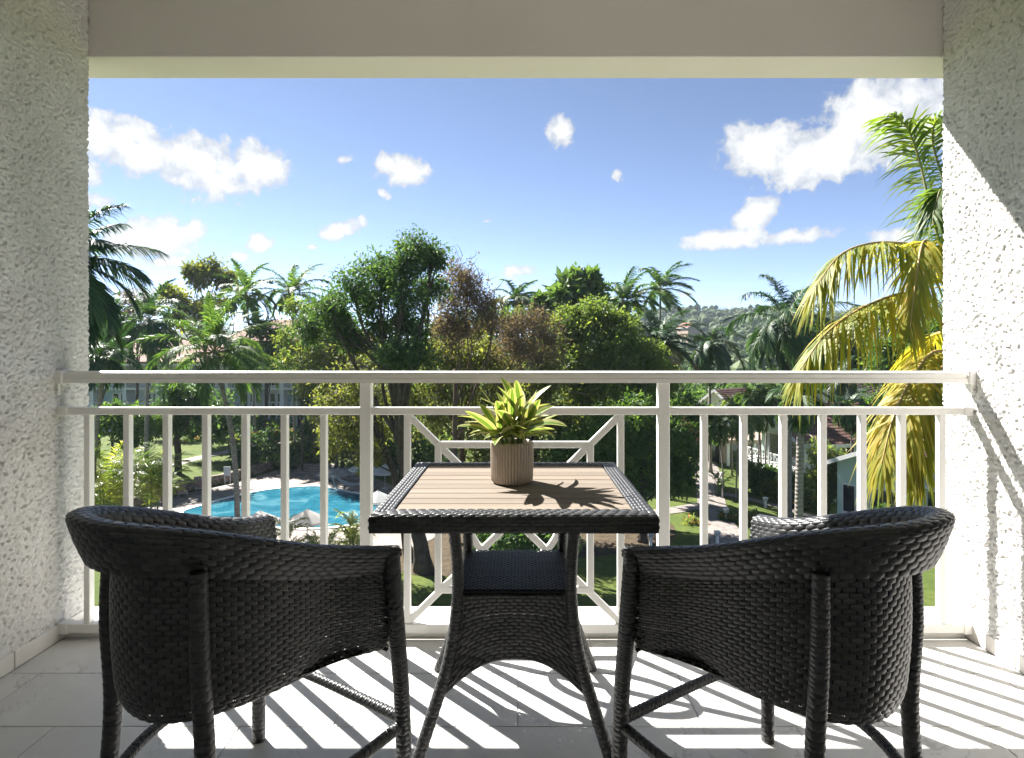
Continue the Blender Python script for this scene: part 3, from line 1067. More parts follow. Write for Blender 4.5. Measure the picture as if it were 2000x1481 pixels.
def make_plant():
    px, py, pz = rx(1000, 1.93), 1.93, FLOOR + TH + .0022
    pot = empty('flower_pot', (px, py, pz), label='taupe ribbed ceramic pot standing on the wooden table top', cat='pot')
    seg, h, r = 264, .131, .0685
    th = np.linspace(0, 2 * math.pi, seg, endpoint=False)
    rib = np.abs(np.sin(th * 22)) ** .5 * .0052
    zs = np.array([0, .003, .008, .03, .07, .11, .124, .129, .131, .131, .128, .10])
    rad = np.array([r - .010, r - .005, r - .0024, r - .001, r, r, r, r - .0008, r - .003, r - .007, r - .0085, r - .0085])
    w = np.array([0, .3, 1, 1, 1, 1, 1, .6, .2, 0, 0, 0])
    V = np.stack([np.stack([(rad[k] - .0048 + rib * w[k] + (1 - w[k]) * .002) * np.cos(th), (rad[k] - .0048 + rib * w[k] + (1 - w[k]) * .002) * np.sin(th), np.full(seg, zs[k])], -1) for k in range(len(zs))])
    V = np.concatenate([V, V[:, :1]], 1)
    m = MB(); m.grid(V); m.build('body', M['pot'], pot, smooth=True)
    m = MB(); m.lathe([(0, .112), (.03, .114), (r - .009, .110)], 24); m.build('soil', M['soil'], pot)
    # variegated dracaena rosettes
    pl = empty('potted_plant', (px, py, pz + .11), label='yellow-edged variegated leafy plant growing in the ribbed pot', cat='plant')
    rng = np.random.default_rng(21)
    stems = [(-.018, .012, .02), (.02, .004, .055), (.002, -.02, .03), (.028, -.012, .012), (-.03, -.008, .0)]
    for sx, sy, sh in stems:
        m = MB(); m.tube(smooth_path([(sx * .5, sy * .5, -.01), (sx, sy, .02), (sx * 1.3, sy * 1.3, .05 + sh)], 8), .006, 7)
        m.build('stem', M['crownshaft'], pl, smooth=True)
    k = 0
    for si, (sx, sy, sh) in enumerate(stems):
        nl = [12, 13, 11, 10, 10][si]
        for j in range(nl):
            f = j / (nl - 1)
            az = j * 2.39996 + si * 1.1 + rng.uniform(-.3, .3)
            el0 = math.radians(12 + 64 * f ** 1.2 + rng.uniform(-8, 8))
            L = rng.uniform(.125, .185) * (1.0 - .12 * f)
            bend = rng.uniform(.25, .75) * (1.0 - .5 * f)
            W = rng.uniform(.0155, .022)
            n = 11
            t = np.linspace(0, 1, n)
            el = el0 - bend * t ** 1.4
            dd = np.stack([np.cos(el) * math.cos(az), np.cos(el) * math.sin(az), np.sin(el)], -1)
            c = np.array([sx * 1.3, sy * 1.3, .025 + sh * (.4 + .6 * f) + .02 * f]) + np.cumsum(dd, 0) * L / n
            side = np.array([-math.sin(az), math.cos(az), 0])
            tw = rng.uniform(-.5, .5)
            nrm = np.cross(side[None], dd)
            sd = side[None] * math.cos(tw) + nrm * math.sin(tw)
            wd = W * np.sin(np.pi * (t * .96 + .04)) ** .62 * (1 - .25 * t)
            wd[-1] = .0002
            q = np.array([-1, -.55, 0, .55, 1.0])
            up = np.abs(q) ** 1.5 * .28
            P = c[:, None] + sd[:, None] * (q[None, :, None] * wd[:, None, None]) - nrm[:, None] * ((-up)[None, :, None] * wd[:, None, None]) * -1
            var = np.broadcast_to(np.abs(q)[None], (n, 5)).ravel()
            m = MB(); m.grid(P, var)
            m.build('leaf', M['varleaf'], pl, smooth=True)
            k += 1


make_plant()

# ------------------------------------------------------------------ the ground
def sstep(x, a, b):
    t = np.clip((np.asarray(x, float) - a) / (b - a), 0, 1)
    return t * t * (3 - 2 * t)


def gz(x, y):
    """height of the garden ground: it falls away to the right of the path"""
    return G - 1.2 * sstep(x, 13, 26) * sstep(y, 30, 46)


def gpt(px, py):
    """ground point seen along a direction, allowing for the slope"""
    z = G
    for _ in range(6):
        p = gnd(px, py, z)
        z = float(gz(p[0], p[1]))
    return np.array([p[0], p[1], z])


def ground():
    xs = np.concatenate([np.linspace(-6000, -120, 14), np.linspace(-100, 100, 101), np.linspace(120, 6000, 14)])
    ys = np.concatenate([np.linspace(-3000, 0, 5), np.linspace(4, 160, 79), np.linspace(200, 9000, 22)])
    X, Y = np.meshgrid(xs, ys, indexing='ij')
    Z = gz(X, Y) - .02
    m = MB()
    m.grid(np.stack([X, Y, Z], -1), flip=True)
    m.build('ground', M['lawn'], kind='structure', smooth=True)


ground()


def sheet(name, outline, mat, dz, n=60, kind='structure', closed_smooth=True, label=None):
    p = smooth_path(outline, n, closed=True) if closed_smooth else np.asarray(outline, float)
    z = gz(p[:, 0], p[:, 1]) + dz
    me_p = [tuple(q) for q in np.c_[p[:, :2], z]]
    m = MB()
    m.add(np.array(me_p), np.arange(len(p))[None])
    o = m.build(name, mat, kind=kind)
    return o


def ribbon(name, pts, widths, mat, dz, n=60, parent=None, **tags):
    p = smooth_path(np.asarray(pts, float)[:, :2].tolist() and np.c_[np.asarray(pts, float)[:, :2], np.zeros(len(pts))], n)
    w = np.interp(np.linspace(0, 1, n), np.linspace(0, 1, len(widths)), widths)
    T = np.gradient(p, axis=0)
    T /= np.linalg.norm(T, axis=1)[:, None]
    sd = np.stack([-T[:, 1], T[:, 0], np.zeros(n)], 1)
    A, B = p + sd * w[:, None] / 2, p - sd * w[:, None] / 2
    for q in (A, B): q[:, 2] = gz(q[:, 0], q[:, 1]) + dz
    m = MB()
    m.grid(np.stack([A, (A + B) / 2, B], 1))
    return m.build(name, mat, parent, **tags)


# pool terrace and pool
deck_px = [(215, 1015), (330, 975), (372, 962), (450, 945), (530, 922), (585, 908), (640, 905), (690, 918), (760, 945), (850, 985), (860, 1040), (760, 1085), (600, 1130), (400, 1120), (250, 1070)]
sheet('pool_terrace', [gpt(*p) for p in deck_px], M['deck'], .012)
pool_px = [(358, 1003), (400, 987), (450, 973), (510, 960), (570, 953), (622, 951), (655, 957), (690, 964), (745, 970), (800, 985), (775, 1008), (700, 1024), (610, 1033), (520, 1030), (430, 1020)]
pool_pts = np.array([gpt(*p) for p in pool_px])
sheet('pool_water', pool_pts, M['water'], .02)
cp = smooth_path(pool_pts, 90, closed=True)
cp = np.concatenate([cp, cp[:1]])
Tn = np.gradient(cp, axis=0); Tn /= np.linalg.norm(Tn, axis=1)[:, None]
on = np.stack([-Tn[:, 1], Tn[:, 0], 0 * Tn[:, 0]], 1)
cen = cp.mean(0)
on *= np.sign(((cp - cen) * on).sum(1))[:, None]
zz = np.array([0, 0, 1.0])
m = MB()
m.grid(np.stack([cp - on * .02 + zz * .0, cp - on * .02 + zz * .075, cp + on * .33 + zz * .075, cp + on * .33 + zz * .0], 1))
m.build('pool_coping', M['kerb'], label='pale stone coping round the turquoise swimming pool', cat='pool edge')

# dark litter under the big trees
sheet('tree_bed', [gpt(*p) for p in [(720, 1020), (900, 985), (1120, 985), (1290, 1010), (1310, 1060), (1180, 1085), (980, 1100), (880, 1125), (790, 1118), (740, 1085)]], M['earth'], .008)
# paths
ribbon('garden_path', [gpt(*p) for p in [(1450, 1110), (1425, 1060), (1398, 1010), (1388, 970), (1383, 930), (1378, 898), (1352, 884)]], [2.6, 2.4, 2.2, 2.2, 2.6, 2.0, 1.8], M['path'], .016, kind='structure')
ribbon('side_path', [gpt(*p) for p in [(1392, 985), (1345, 992), (1290, 1000), (1180, 1008)]], [1.5, 1.4], M['path'], .020, kind='structure')
ribbon('cottage_path', [gpt(*p) for p in [(1395, 962), (1450, 972), (1520, 990), (1600, 1012), (1700, 1035)]], [1.5, 1.4, 1.4], M['path'], .020, kind='structure')
ribbon('terrace_path', [gpt(*p) for p in [(330, 903), (380, 893), (450, 880), (520, 868), (580, 860)]], [2.0, 2.0], M['deck'], .016, kind='structure')


# ------------------------------------------------------------------ hills
def leaf_cloud(mb, centres, radii, count, size, rng, sub=26, spread=.20, flat=.9, aspect=.46, droop=.25, shell=.42):
    """leaf-sized folded faces gathered in sprays through each clump's volume"""
    for c, rad in zip(centres, radii):
        rad = np.asarray(rad, float) * np.ones(3)
        ns = max(4, int(sub))
        d = rng.normal(size=(ns, 3)); d /= np.linalg.norm(d, axis=1)[:, None]
        rr = rng.uniform(0, 1, ns) ** shell
        sc = np.asarray(c) + d * rr[:, None] * rad * rng.uniform(.82, 1.12, (ns, 1))
        k = max(3, count // ns)
        svar = rng.uniform(0, 1, ns)
        off = rng.normal(size=(ns, k, 3)) * spread * rad * [1, 1, flat] * rng.uniform(.55, 1.45, (ns, 1, 1))
        P = (sc[:, None] + off).reshape(-1, 3)
        n = len(P)
        D = off.reshape(-1, 3) / (np.linalg.norm(off.reshape(-1, 3), axis=1)[:, None] + 1e-9) + rng.normal(size=(n, 3)) * .75
        D[:, 2] -= droop
        D /= np.linalg.norm(D, axis=1)[:, None]
        N = rng.normal(size=(n, 3)) * .8 + [0, 0, 1.0]
        W = np.cross(D, N); W /= np.linalg.norm(W, axis=1)[:, None] + 1e-9
        N = np.cross(W, D)
        L = size * np.clip(rng.lognormal(-.08, .38, n), .4, 2.0)[:, None]
        V = np.stack([P, P + D * L * .5 + W * L * aspect * .5 + N * L * .08, P + D * L - N * L * .06, P + D * L * .5 - W * L * aspect * .5 + N * L * .08], 1).reshape(-1, 3)
        F = np.arange(4 * n).reshape(n, 4)
        var = np.clip(np.repeat(svar, k) * .6 + rng.uniform(0, .4, n), 0, 1)
        mb.add(V, F, np.repeat(var, 4))


def hills():
    rng = np.random.default_rng(3)
    def fbm(x, y, sc, seed):
        r = np.random.default_rng(seed)
        out = 0
        for k in range(7):
            a, b, p = r.uniform(0, 6.28), r.uniform(.7, 1.5), r.uniform(0, 6.28)
            f = (1.75 ** k) / sc * b
            out = out + np.sin((x * math.cos(a) + y * math.sin(a)) * f + p) * .62 ** k
        return out
    xs = np.linspace(-500, 1100, 90)
    ys = np.linspace(175, 760, 40)
    X, Y = np.meshgrid(xs, ys, indexing='ij')
    f = sstep(Y, 175, 700)
    Z = G - .5 + f * (47 + 8 * fbm(X, Y, 160, 4)) + 3 * fbm(X, Y, 50, 5) * sstep(Y, 180, 300)
    Z = np.where(X < 40, Z * .55 + .45 * G, Z)
    Z[:, -1] = G - 1
    m = MB(); m.grid(np.stack([X, Y, Z], -1), flip=True)
    m.build('hillside', M['hill'], kind='structure', smooth=True)
    for Yc, H, seed, nm in ((980, 70, 11, 'hill_ridge'), (1650, 118, 12, 'far_ridge')):
        xs = np.linspace(-2200, 3200, 150)
        ys = np.linspace(Yc - 420, Yc + 500, 18)
        X, Y = np.meshgrid(xs, ys, indexing='ij')
        prof = np.exp(-((Y - Yc - 80 * fbm(X, Y * 0, 700, seed) * .5) / 230) ** 2)
        Z = G - 2 + (.30 + .70 * sstep(X / Y, .05, .32)) * prof * (H + .16 * H * fbm(X, Y, 420, seed + 1) + .05 * H * fbm(X, Y, 90, seed + 2))
        m = MB(); m.grid(np.stack([X, Y, Z], -1), flip=True)
        m.build(nm, M['farhill'], kind='structure', smooth=True)
    # wooded slope: lumpy crowns, one mass
    icos = bmesh.new()
    bmesh.ops.create_icosphere(icos, subdivisions=1, radius=1)
    icos.verts.index_update()
    IV = np.array([v.co[:] for v in icos.verts]); IF = np.array([[v.index for v in q.verts] for q in icos.faces])
    icos.free()
    m = MB()
    n = 0
    while n < 1100:
        Y0 = rng.uniform(180, 700) ** 1.0
        px = rng.uniform(1240, 1880)
        X0 = (px - CX) / S * Y0
        ff = sstep(Y0, 175, 700)
        z0 = G - .5 + ff * (47 + 8 * fbm(np.array(X0), np.array(Y0), 160, 4)) + 3 * fbm(np.array(X0), np.array(Y0), 50, 5) * sstep(Y0, 180, 300)
        r = rng.uniform(3.2, 6.8)
        cz = r * rng.uniform(.75, 1.15)
        tone = rng.uniform(0, 1)
        for q in range(3):
            o3 = rng.normal(0, .34, 3) * [r, r, cz * .8]
            d = IV * (1 + .16 * np.sin(IV @ rng.normal(0, 6, 3))[:, None] + rng.normal(0, .10, len(IV))[:, None])
            m.add(d * r * rng.uniform(.45, .62) + o3 + [X0, Y0, float(z0) + cz * .7], IF, np.clip(tone * .7 + .3 * rng.uniform(0, 1) + rng.normal(0, .10, len(IV)), 0, 1))
        leaf_cloud(m, [np.array([X0, Y0, float(z0) + cz * .75])], [(r * .95, r * .95, cz * .8)], 90, 1.25, rng, 30, .12, shell=.12)
        n += 1
    m.build('hillside_forest', M['leaf_far'], kind='stuff', label='dense wood covering the distant hillside')


hills()


# ------------------------------------------------------------------ vegetation builders
def tree(name, label, path, clumps, leafmat, Z, count=900, size=.2, r0=.25, bark='bark', group=None, twigs=0, seed=0, sub=26, spread=.2,
         cat='tree', zr=1.0, flower=None, droop=.25, barkpart='trunk', leafpart='crown', aspect=.46, yr=1.0, stemfrac=.5, shell=.42, flat=.9):
    """path: trunk points (world); clumps: (px, py, radius px, dZ)"""
    rng = np.random.default_rng(100 + seed)
    path = np.asarray(path, float)
    base = path[0].copy()
    t = empty(name, base, label=label, cat=cat, group=group)
    C, RR = [], []
    for q in clumps:
        px, py, rp = q[:3]
        dz = q[3] if len(q) > 3 else rng.uniform(-1, 1) * .6
        C.append(at(px, py, Z + dz)); rw = rp * Z / S
        RR.append((rw, rw * yr, rw * zr))
    C = np.array(C) - base
    P = smooth_path(path - base, 18)
    m = MB()
    nr = np.linspace(r0, r0 * .6, 18)
    nr[0] *= 1.5; nr[1] *= 1.15
    wob = rng.normal(0, r0 * .12, P.shape); wob[0] = 0
    m.tube(P + wob, nr, 9)
    fork = P[-1]
    for c, rw in zip(C, RR):
        k = int(np.clip(17 * stemfrac + rng.uniform(0, 17 * (1 - stemfrac)), 0, 17))
        s = P[k]
        if c[2] < s[2]: s = P[max(2, int(k * .6))]
        mid = s + (c - s) * .5 + rng.normal(0, .10, 3) * np.linalg.norm(c - s) + [0, 0, .06 * np.linalg.norm(c - s)]
        lr = max(.018, r0 * rng.uniform(.28, .45))
        q = smooth_path([s, mid, c], 9)
        m.tube(q + rng.normal(0, lr * .3, q.shape) * np.linspace(0, 1, 9)[:, None], np.linspace(lr, lr * .3, 9), 6)
        for b in range(5):
            dv = rng.normal(size=3); dv /= np.linalg.norm(dv)
            e = c + dv * np.array(rw) * rng.uniform(.6, 1.0)
            s2 = q[rng.integers(4, 9)]
            m.tube(smooth_path([s2, (s2 + e) / 2 + rng.normal(0, .1, 3) * rw[0], e], 5), np.linspace(lr * .32, lr * .1, 5), 4, caps=False)
    m.build(barkpart, M[bark], t, smooth=True)
    if twigs:
        m = MB()
        for c, rw in zip(C, RR):
            for k in range(twigs):
                a = c + rng.normal(size=3) * np.array(rw) * .38
                d = rng.normal(size=3) + [0, 0, .7]
                d /= np.linalg.norm(d)
                L = rw[0] * rng.uniform(.4, .95)
                e = a + d * L
                m.tube(smooth_path([a, (a + e) / 2 + rng.normal(0, .10, 3) * L, e], 4), np.linspace(.022, .006, 4) * (Z / 36), 3, caps=False)
        m.build('twigs', M['twig'], t, kind='stuff')
    m = MB()
    leaf_cloud(m, C, RR, int(count * 1.7), size * 1.45, rng, sub, spread, droop=droop, aspect=aspect, shell=shell, flat=flat)
    m.build(leafpart, M[leafmat], t)
    if flower:
        fm, fc, fs = flower
        m = MB()
        leaf_cloud(m, C, [np.array(r) * 1.04 for r in RR], fc, fs, rng, sub * 2, .05, aspect=.8, shell=.12)
        m.build('flowers', M[fm], t, kind='stuff')
    return t


def frond(P, side0, Lmax, nl, wid, droop, rng, vee=.35, wind=(0, 0, 0), v0=.5, a0=68, a1=24, start=.14):
    """leaflets on both sides of the midrib P"""
    n = len(P)
    tt = np.linspace(0, 1, n)
    t = np.linspace(start, .995, nl) + rng.uniform(-.25, .25, nl) / nl
    t = np.concatenate([t, t + .3 / nl]).clip(0, 1)
    sg = np.concatenate([np.ones(nl), -np.ones(nl)])
    T = np.gradient(P, axis=0); T /= np.linalg.norm(T, axis=1)[:, None]
    sd = np.cross(T, [0, 0, 1.0])
    ln = np.linalg.norm(sd, axis=1)[:, None]
    sd = np.where(ln > .25, sd / (ln + 1e-9), side0)
    sd = sd - T * (sd * T).sum(1)[:, None]
    sd /= np.linalg.norm(sd, axis=1)[:, None] + 1e-9
    for k in range(1, n):
        if sd[k] @ sd[k - 1] < 0: sd[k] = -sd[k]
    ip = lambda X: np.stack([np.interp(t, tt, X[:, k]) for k in range(3)], 1)
    p, Tt, S_ = ip(P), ip(T), ip(sd)
    Tt /= np.linalg.norm(Tt, axis=1)[:, None]; S_ /= np.linalg.norm(S_, axis=1)[:, None]
    N = np.cross(S_, Tt)
    N *= np.where(N[:, 2] < 0, -1, 1)[:, None]
    al = np.radians(a0 + (a1 - a0) * t ** 1.2 + rng.normal(0, 9, 2 * nl))
    ve = vee + rng.normal(0, .12, 2 * nl)
    D = np.cos(al)[:, None] * Tt + np.sin(al)[:, None] * (S_ * (sg * np.cos(ve))[:, None] + N * np.sin(ve)[:, None])
    L = Lmax * (.38 + .62 * np.sin(np.pi * np.clip(t * .80 + .14, 0, 1))) * rng.uniform(.7, 1.15, 2 * nl)
    W = Tt - D * (Tt * D).sum(1)[:, None]
    W /= np.linalg.norm(W, axis=1)[:, None] + 1e-9
    W = W * np.cos(.5) + N * np.sin(.5) * sg[:, None] * 0.3
    Vs = []
    dr = droop * rng.uniform(.45, 1.5, 2 * nl)
    wv = np.asarray(wind, float)
    for s, w in ((0, .55), (.4, 1.0), (.75, .75), (1.0, .06)):
        c = p + D * (L * s)[:, None] + (np.array([0, 0, -1.0])[None] * dr[:, None] + wv[None]) * (L * s * s)[:, None]
        Vs += [c + W * wid * w * .5, c - W * wid * w * .5]
    V = np.stack(Vs, 1)
    k = np.arange(2 * nl)[:, None] * 8
    F = np.concatenate([k + np.array([0, 1, 3, 2]), k + np.array([2, 3, 5, 4]), k + np.array([4, 5, 7, 6])])
    var = np.clip(v0 + rng.normal(0, .2, 2 * nl), 0, 1)
    return V.reshape(-1, 3), F, np.repeat(var, 8)


def palm(name, label, crown, foot, L, n, mat, dens=1.5, r0=.16, wind=(0, 0, 0), seed=0, e_top=82, e_low=-25, bend=70, leaf=.75, wid=.045, nl=42,
         droop=.45, cat='palm tree', group='palm trees in the garden', dead=0, shaft=0.0, nuts=0, bow=.4, vee=.35, fan=None, stalk='rachis'):
    rng = np.random.default_rng(500 + seed)
    crown, foot = np.asarray(crown, float), np.asarray(foot, float)
    t = empty(name, foot, label=label, cat=cat, group=group)
    c = crown - foot
    mid = c * .5 + np.array([c[0] * .22 + rng.normal(0, bow * .2), 0, 0]) * -1
    P = smooth_path([(0, 0, -.05), mid, c], 22)
    m = MB()
    rr = np.linspace(r0, r0 * .72, 22); rr[0] *= 1.6; rr[1] *= 1.2
    m.tube(P, rr, 10)
    m.build('trunk', M['palmbark'], t, smooth=True)
    up = P[-1] - P[-2]; up /= np.linalg.norm(up)
    if shaft:
        m = MB(); m.tube([c - up * .05, c + up * shaft * .4, c + up * shaft], [r0 * .9, r0 * .95, r0 * .4], 8)
        m.build('crownshaft', M['crownshaft'], t, smooth=True)
        c = c + up * shaft * .9
    if nuts:
        m = MB()
        for k in range(nuts):
            a = rng.uniform(0, 6.28); q = c + np.array([math.cos(a) * .32, math.sin(a) * .32, rng.uniform(-.65, -.2)])
            m.lathe([(0, -.15), (.08, -.12), (.12, 0), (.09, .1), (0, .16)], 8, q)
        m.build('coconuts', M['coconut'], t, smooth=True)
    wd = np.asarray(wind, float)
    n = int(n * 1.35)
    for i in range(n):
        f = (i + .5) / n
        az = i * 2.39996 + rng.uniform(-.25, .25)
        if fan: az = rng.uniform(*fan)
        e0 = math.radians(e_top + (e_low - e_top) * f ** .85 + rng.uniform(-8, 8))
        Lf = L * rng.uniform(.82, 1.08)
        bd = math.radians(bend) * rng.uniform(.75, 1.2) * (.75 + .4 * math.cos(e0))
        s = np.linspace(0, 1, 14)
        el = e0 - bd * s ** 1.35
        d = np.stack([np.cos(el) * math.cos(az), np.cos(el) * math.sin(az), np.sin(el)], 1) + wd[None] * (s ** .9)[:, None]
        d /= np.linalg.norm(d, axis=1)[:, None]
        Pf = c + np.concatenate([[np.zeros(3)], np.cumsum(d[:-1], 0)]) * Lf / 13
        side = np.array([-math.sin(az), math.cos(az), 0])
        isdead = dead and i >= n - dead
        V, F, var = frond(Pf, side, 1.15 * leaf * (Lf / L), int(nl * dens), wid * 1.45, droop * (1.6 if isdead else 1), rng, vee=vee, wind=wd * .6, v0=rng.uniform(.3, .75))
        m = MB(); m.add(V, F, var)
        fr = m.build('frond', M['palm_dead'] if isdead else M[mat], t)
        m = MB(); m.tube(Pf, np.linspace(.028, .006, 14) * max(.6, L / 4), 5, caps=False)
        m.build('midrib', M[stalk], fr, smooth=True)
    return t


def palm_at(label, px, py, Z, fpx, Lpx, n, mat, **kw):
    crown = at(px, py, Z)
    fx = (fpx - CX) / S * Z
    return palm(kw.pop('name', 'palm_tree'), label, crown, (fx, Z + kw.pop('dy', 0), float(gz(fx, Z))), Lpx * Z / S, n, mat, **kw)


def footp(px, Z, dz=0.0):
    x = (px - CX) / S * Z
    return np.array([x, Z, float(gz(x, Z)) + dz])


# ------------------------------------------------------------------ the garden's palms
WR = (.42, -.1, .0)
palm_at('dark feathery palm half hidden by the left stucco wall', 118, 510, 18, 100, 175, 22, 'palm_dark', seed=1, e_top=75, e_low=-60, leaf=.62, wid=.042, nl=70, bend=60, r0=.2, wind=(.15, 0, 0), droop=.65)
palm_at('dark palm with drooping fronds left of the coconut palm', 292, 640, 50, 285, 105, 17, 'palm_dark', seed=2, wind=(-.1, 0, 0), leaf=.85, wid=.07, shaft=.7, e_low=-60, bend=85)
palm_at('bright coconut palm leaning over the pool, nuts under its crown', 418, 688, 40, 482, 150, 20, 'palm', seed=3, leaf=.85, wid=.05, nl=58, e_top=86, e_low=-22, bend=64, nuts=14, r0=.18, droop=.42, dy=-1.2, wind=(.08, 0, 0))
palm_at('royal palm rising behind the coconut palm crown', 482, 588, 72, 498, 78, 15, 'palm', seed=4, leaf=.9, wid=.09, shaft=1.0, e_low=-30, wind=(.1, 0, 0))
palm_at('royal palm with upright spear leaf between two leafy trees', 572, 590, 72, 576, 80, 14, 'palm', seed=5, leaf=.9, wid=.09, shaft=1.0, e_top=88, e_low=-15, wind=(.16, 0, 0))
palm_at('wind-swept palm top above the brown twiggy tree', 1008, 588, 66, 1006, 62, 14, 'palm', seed=6, leaf=.9, wid=.09, wind=WR)
palm_at('wind-blown palm behind the yellow-green tree', 1218, 600, 60, 1222, 85, 17, 'palm', seed=7, leaf=.95, wid=.085, wind=(.5, 0, .05), shaft=.5)
palm_at('tallest wind-blown palm of the pair right of the yellow-green tree', 1290, 572, 68, 1290, 78, 14, 'palm', seed=8, leaf=.95, wid=.09, wind=(.55, 0, .05), shaft=.5)
palm_at('dark palm with dry brown fronds beside the yellow-green tree', 1282, 672, 52, 1284, 95, 18, 'palm_dark', seed=9, leaf=.95, wid=.08, wind=(.4, 0, 0), dead=4)
palm_at('dark star-shaped palm in the middle of the valley view', 1386, 672, 62, 1388, 85, 16, 'palm_dark', seed=10, leaf=.8, wid=.085, e_top=80, e_low=-55, bend=80, wind=(.08, 0, 0))
palm_at('large wind-swept dark palm left of the yellow coconut fronds', 1538, 628, 44, 1541, 128, 20, 'palm_dark', seed=11, leaf=1.0, wid=.062, nl=56, wind=(.34, 0, .10), e_top=84, e_low=-58, bend=85, droop=.75, r0=.2)
palm_at('thick grey ringed palm trunk in front of the green cottage', 1566, 768, 27, 1560, 70, 11, 'palm_dark', seed=12, leaf=.55, wid=.04, r0=.21, e_low=-65, bend=85)
palm_at('small bright palm beside the brown cottage roof', 1428, 788, 62, 1430, 36, 11, 'palm_bright', seed=13, leaf=.5, wid=.07, nl=26, r0=.09, wind=(.3, 0, 0))
palm_at('thin-stemmed palm standing on the lawn beside the path', 1402, 828, 50, 1412, 46, 12, 'palm', seed=14, leaf=.55, wid=.06, nl=30, r0=.07, e_low=-60, bend=80)
palm_at('slim leaning palm between the path and the palm cluster', 1446, 812, 50, 1437, 50, 12, 'palm', seed=15, leaf=.55, wid=.06, nl=30, r0=.07, e_low=-60, bend=80)
for k, (px, py, fp) in enumerate([(1466, 775, 1470), (1484, 790, 1482), (1502, 770, 1494), (1476, 760, 1488)]):
    palm_at(['leftmost grey stem of the palm cluster by the cottage', 'low-crowned stem of the palm cluster by the cottage', 'rightmost stem of the palm cluster, leaning to the cottage',
             'tallest stem of the palm cluster by the cottage'][k], px, py, 54 + k * .7, fp, 58, 11, 'palm', seed=20 + k, leaf=.6, wid=.065, nl=32, r0=.085, e_low=-55, bend=80, wind=(.15, 0, 0))
palm_at('thin dark palm with hanging fronds before the green cottage roof', 1662, 792, 44, 1664, 50, 12, 'palm_dark', seed=30, leaf=.6, wid=.055, nl=34, r0=.06, e_top=70, e_low=-75, bend=75)
palm_at('dark palm between the two brown roofs on the right', 1640, 738, 66, 1640, 52, 12, 'palm_dark', seed=31, leaf=.8, wid=.085, nl=30, e_low=-60)
palm_at('dark fan of palm leaves low against the left wall', 205, 700, 40, 180, 62, 13, 'palm_dark', seed=32, leaf=.7, wid=.06, nl=34, e_low=-50)


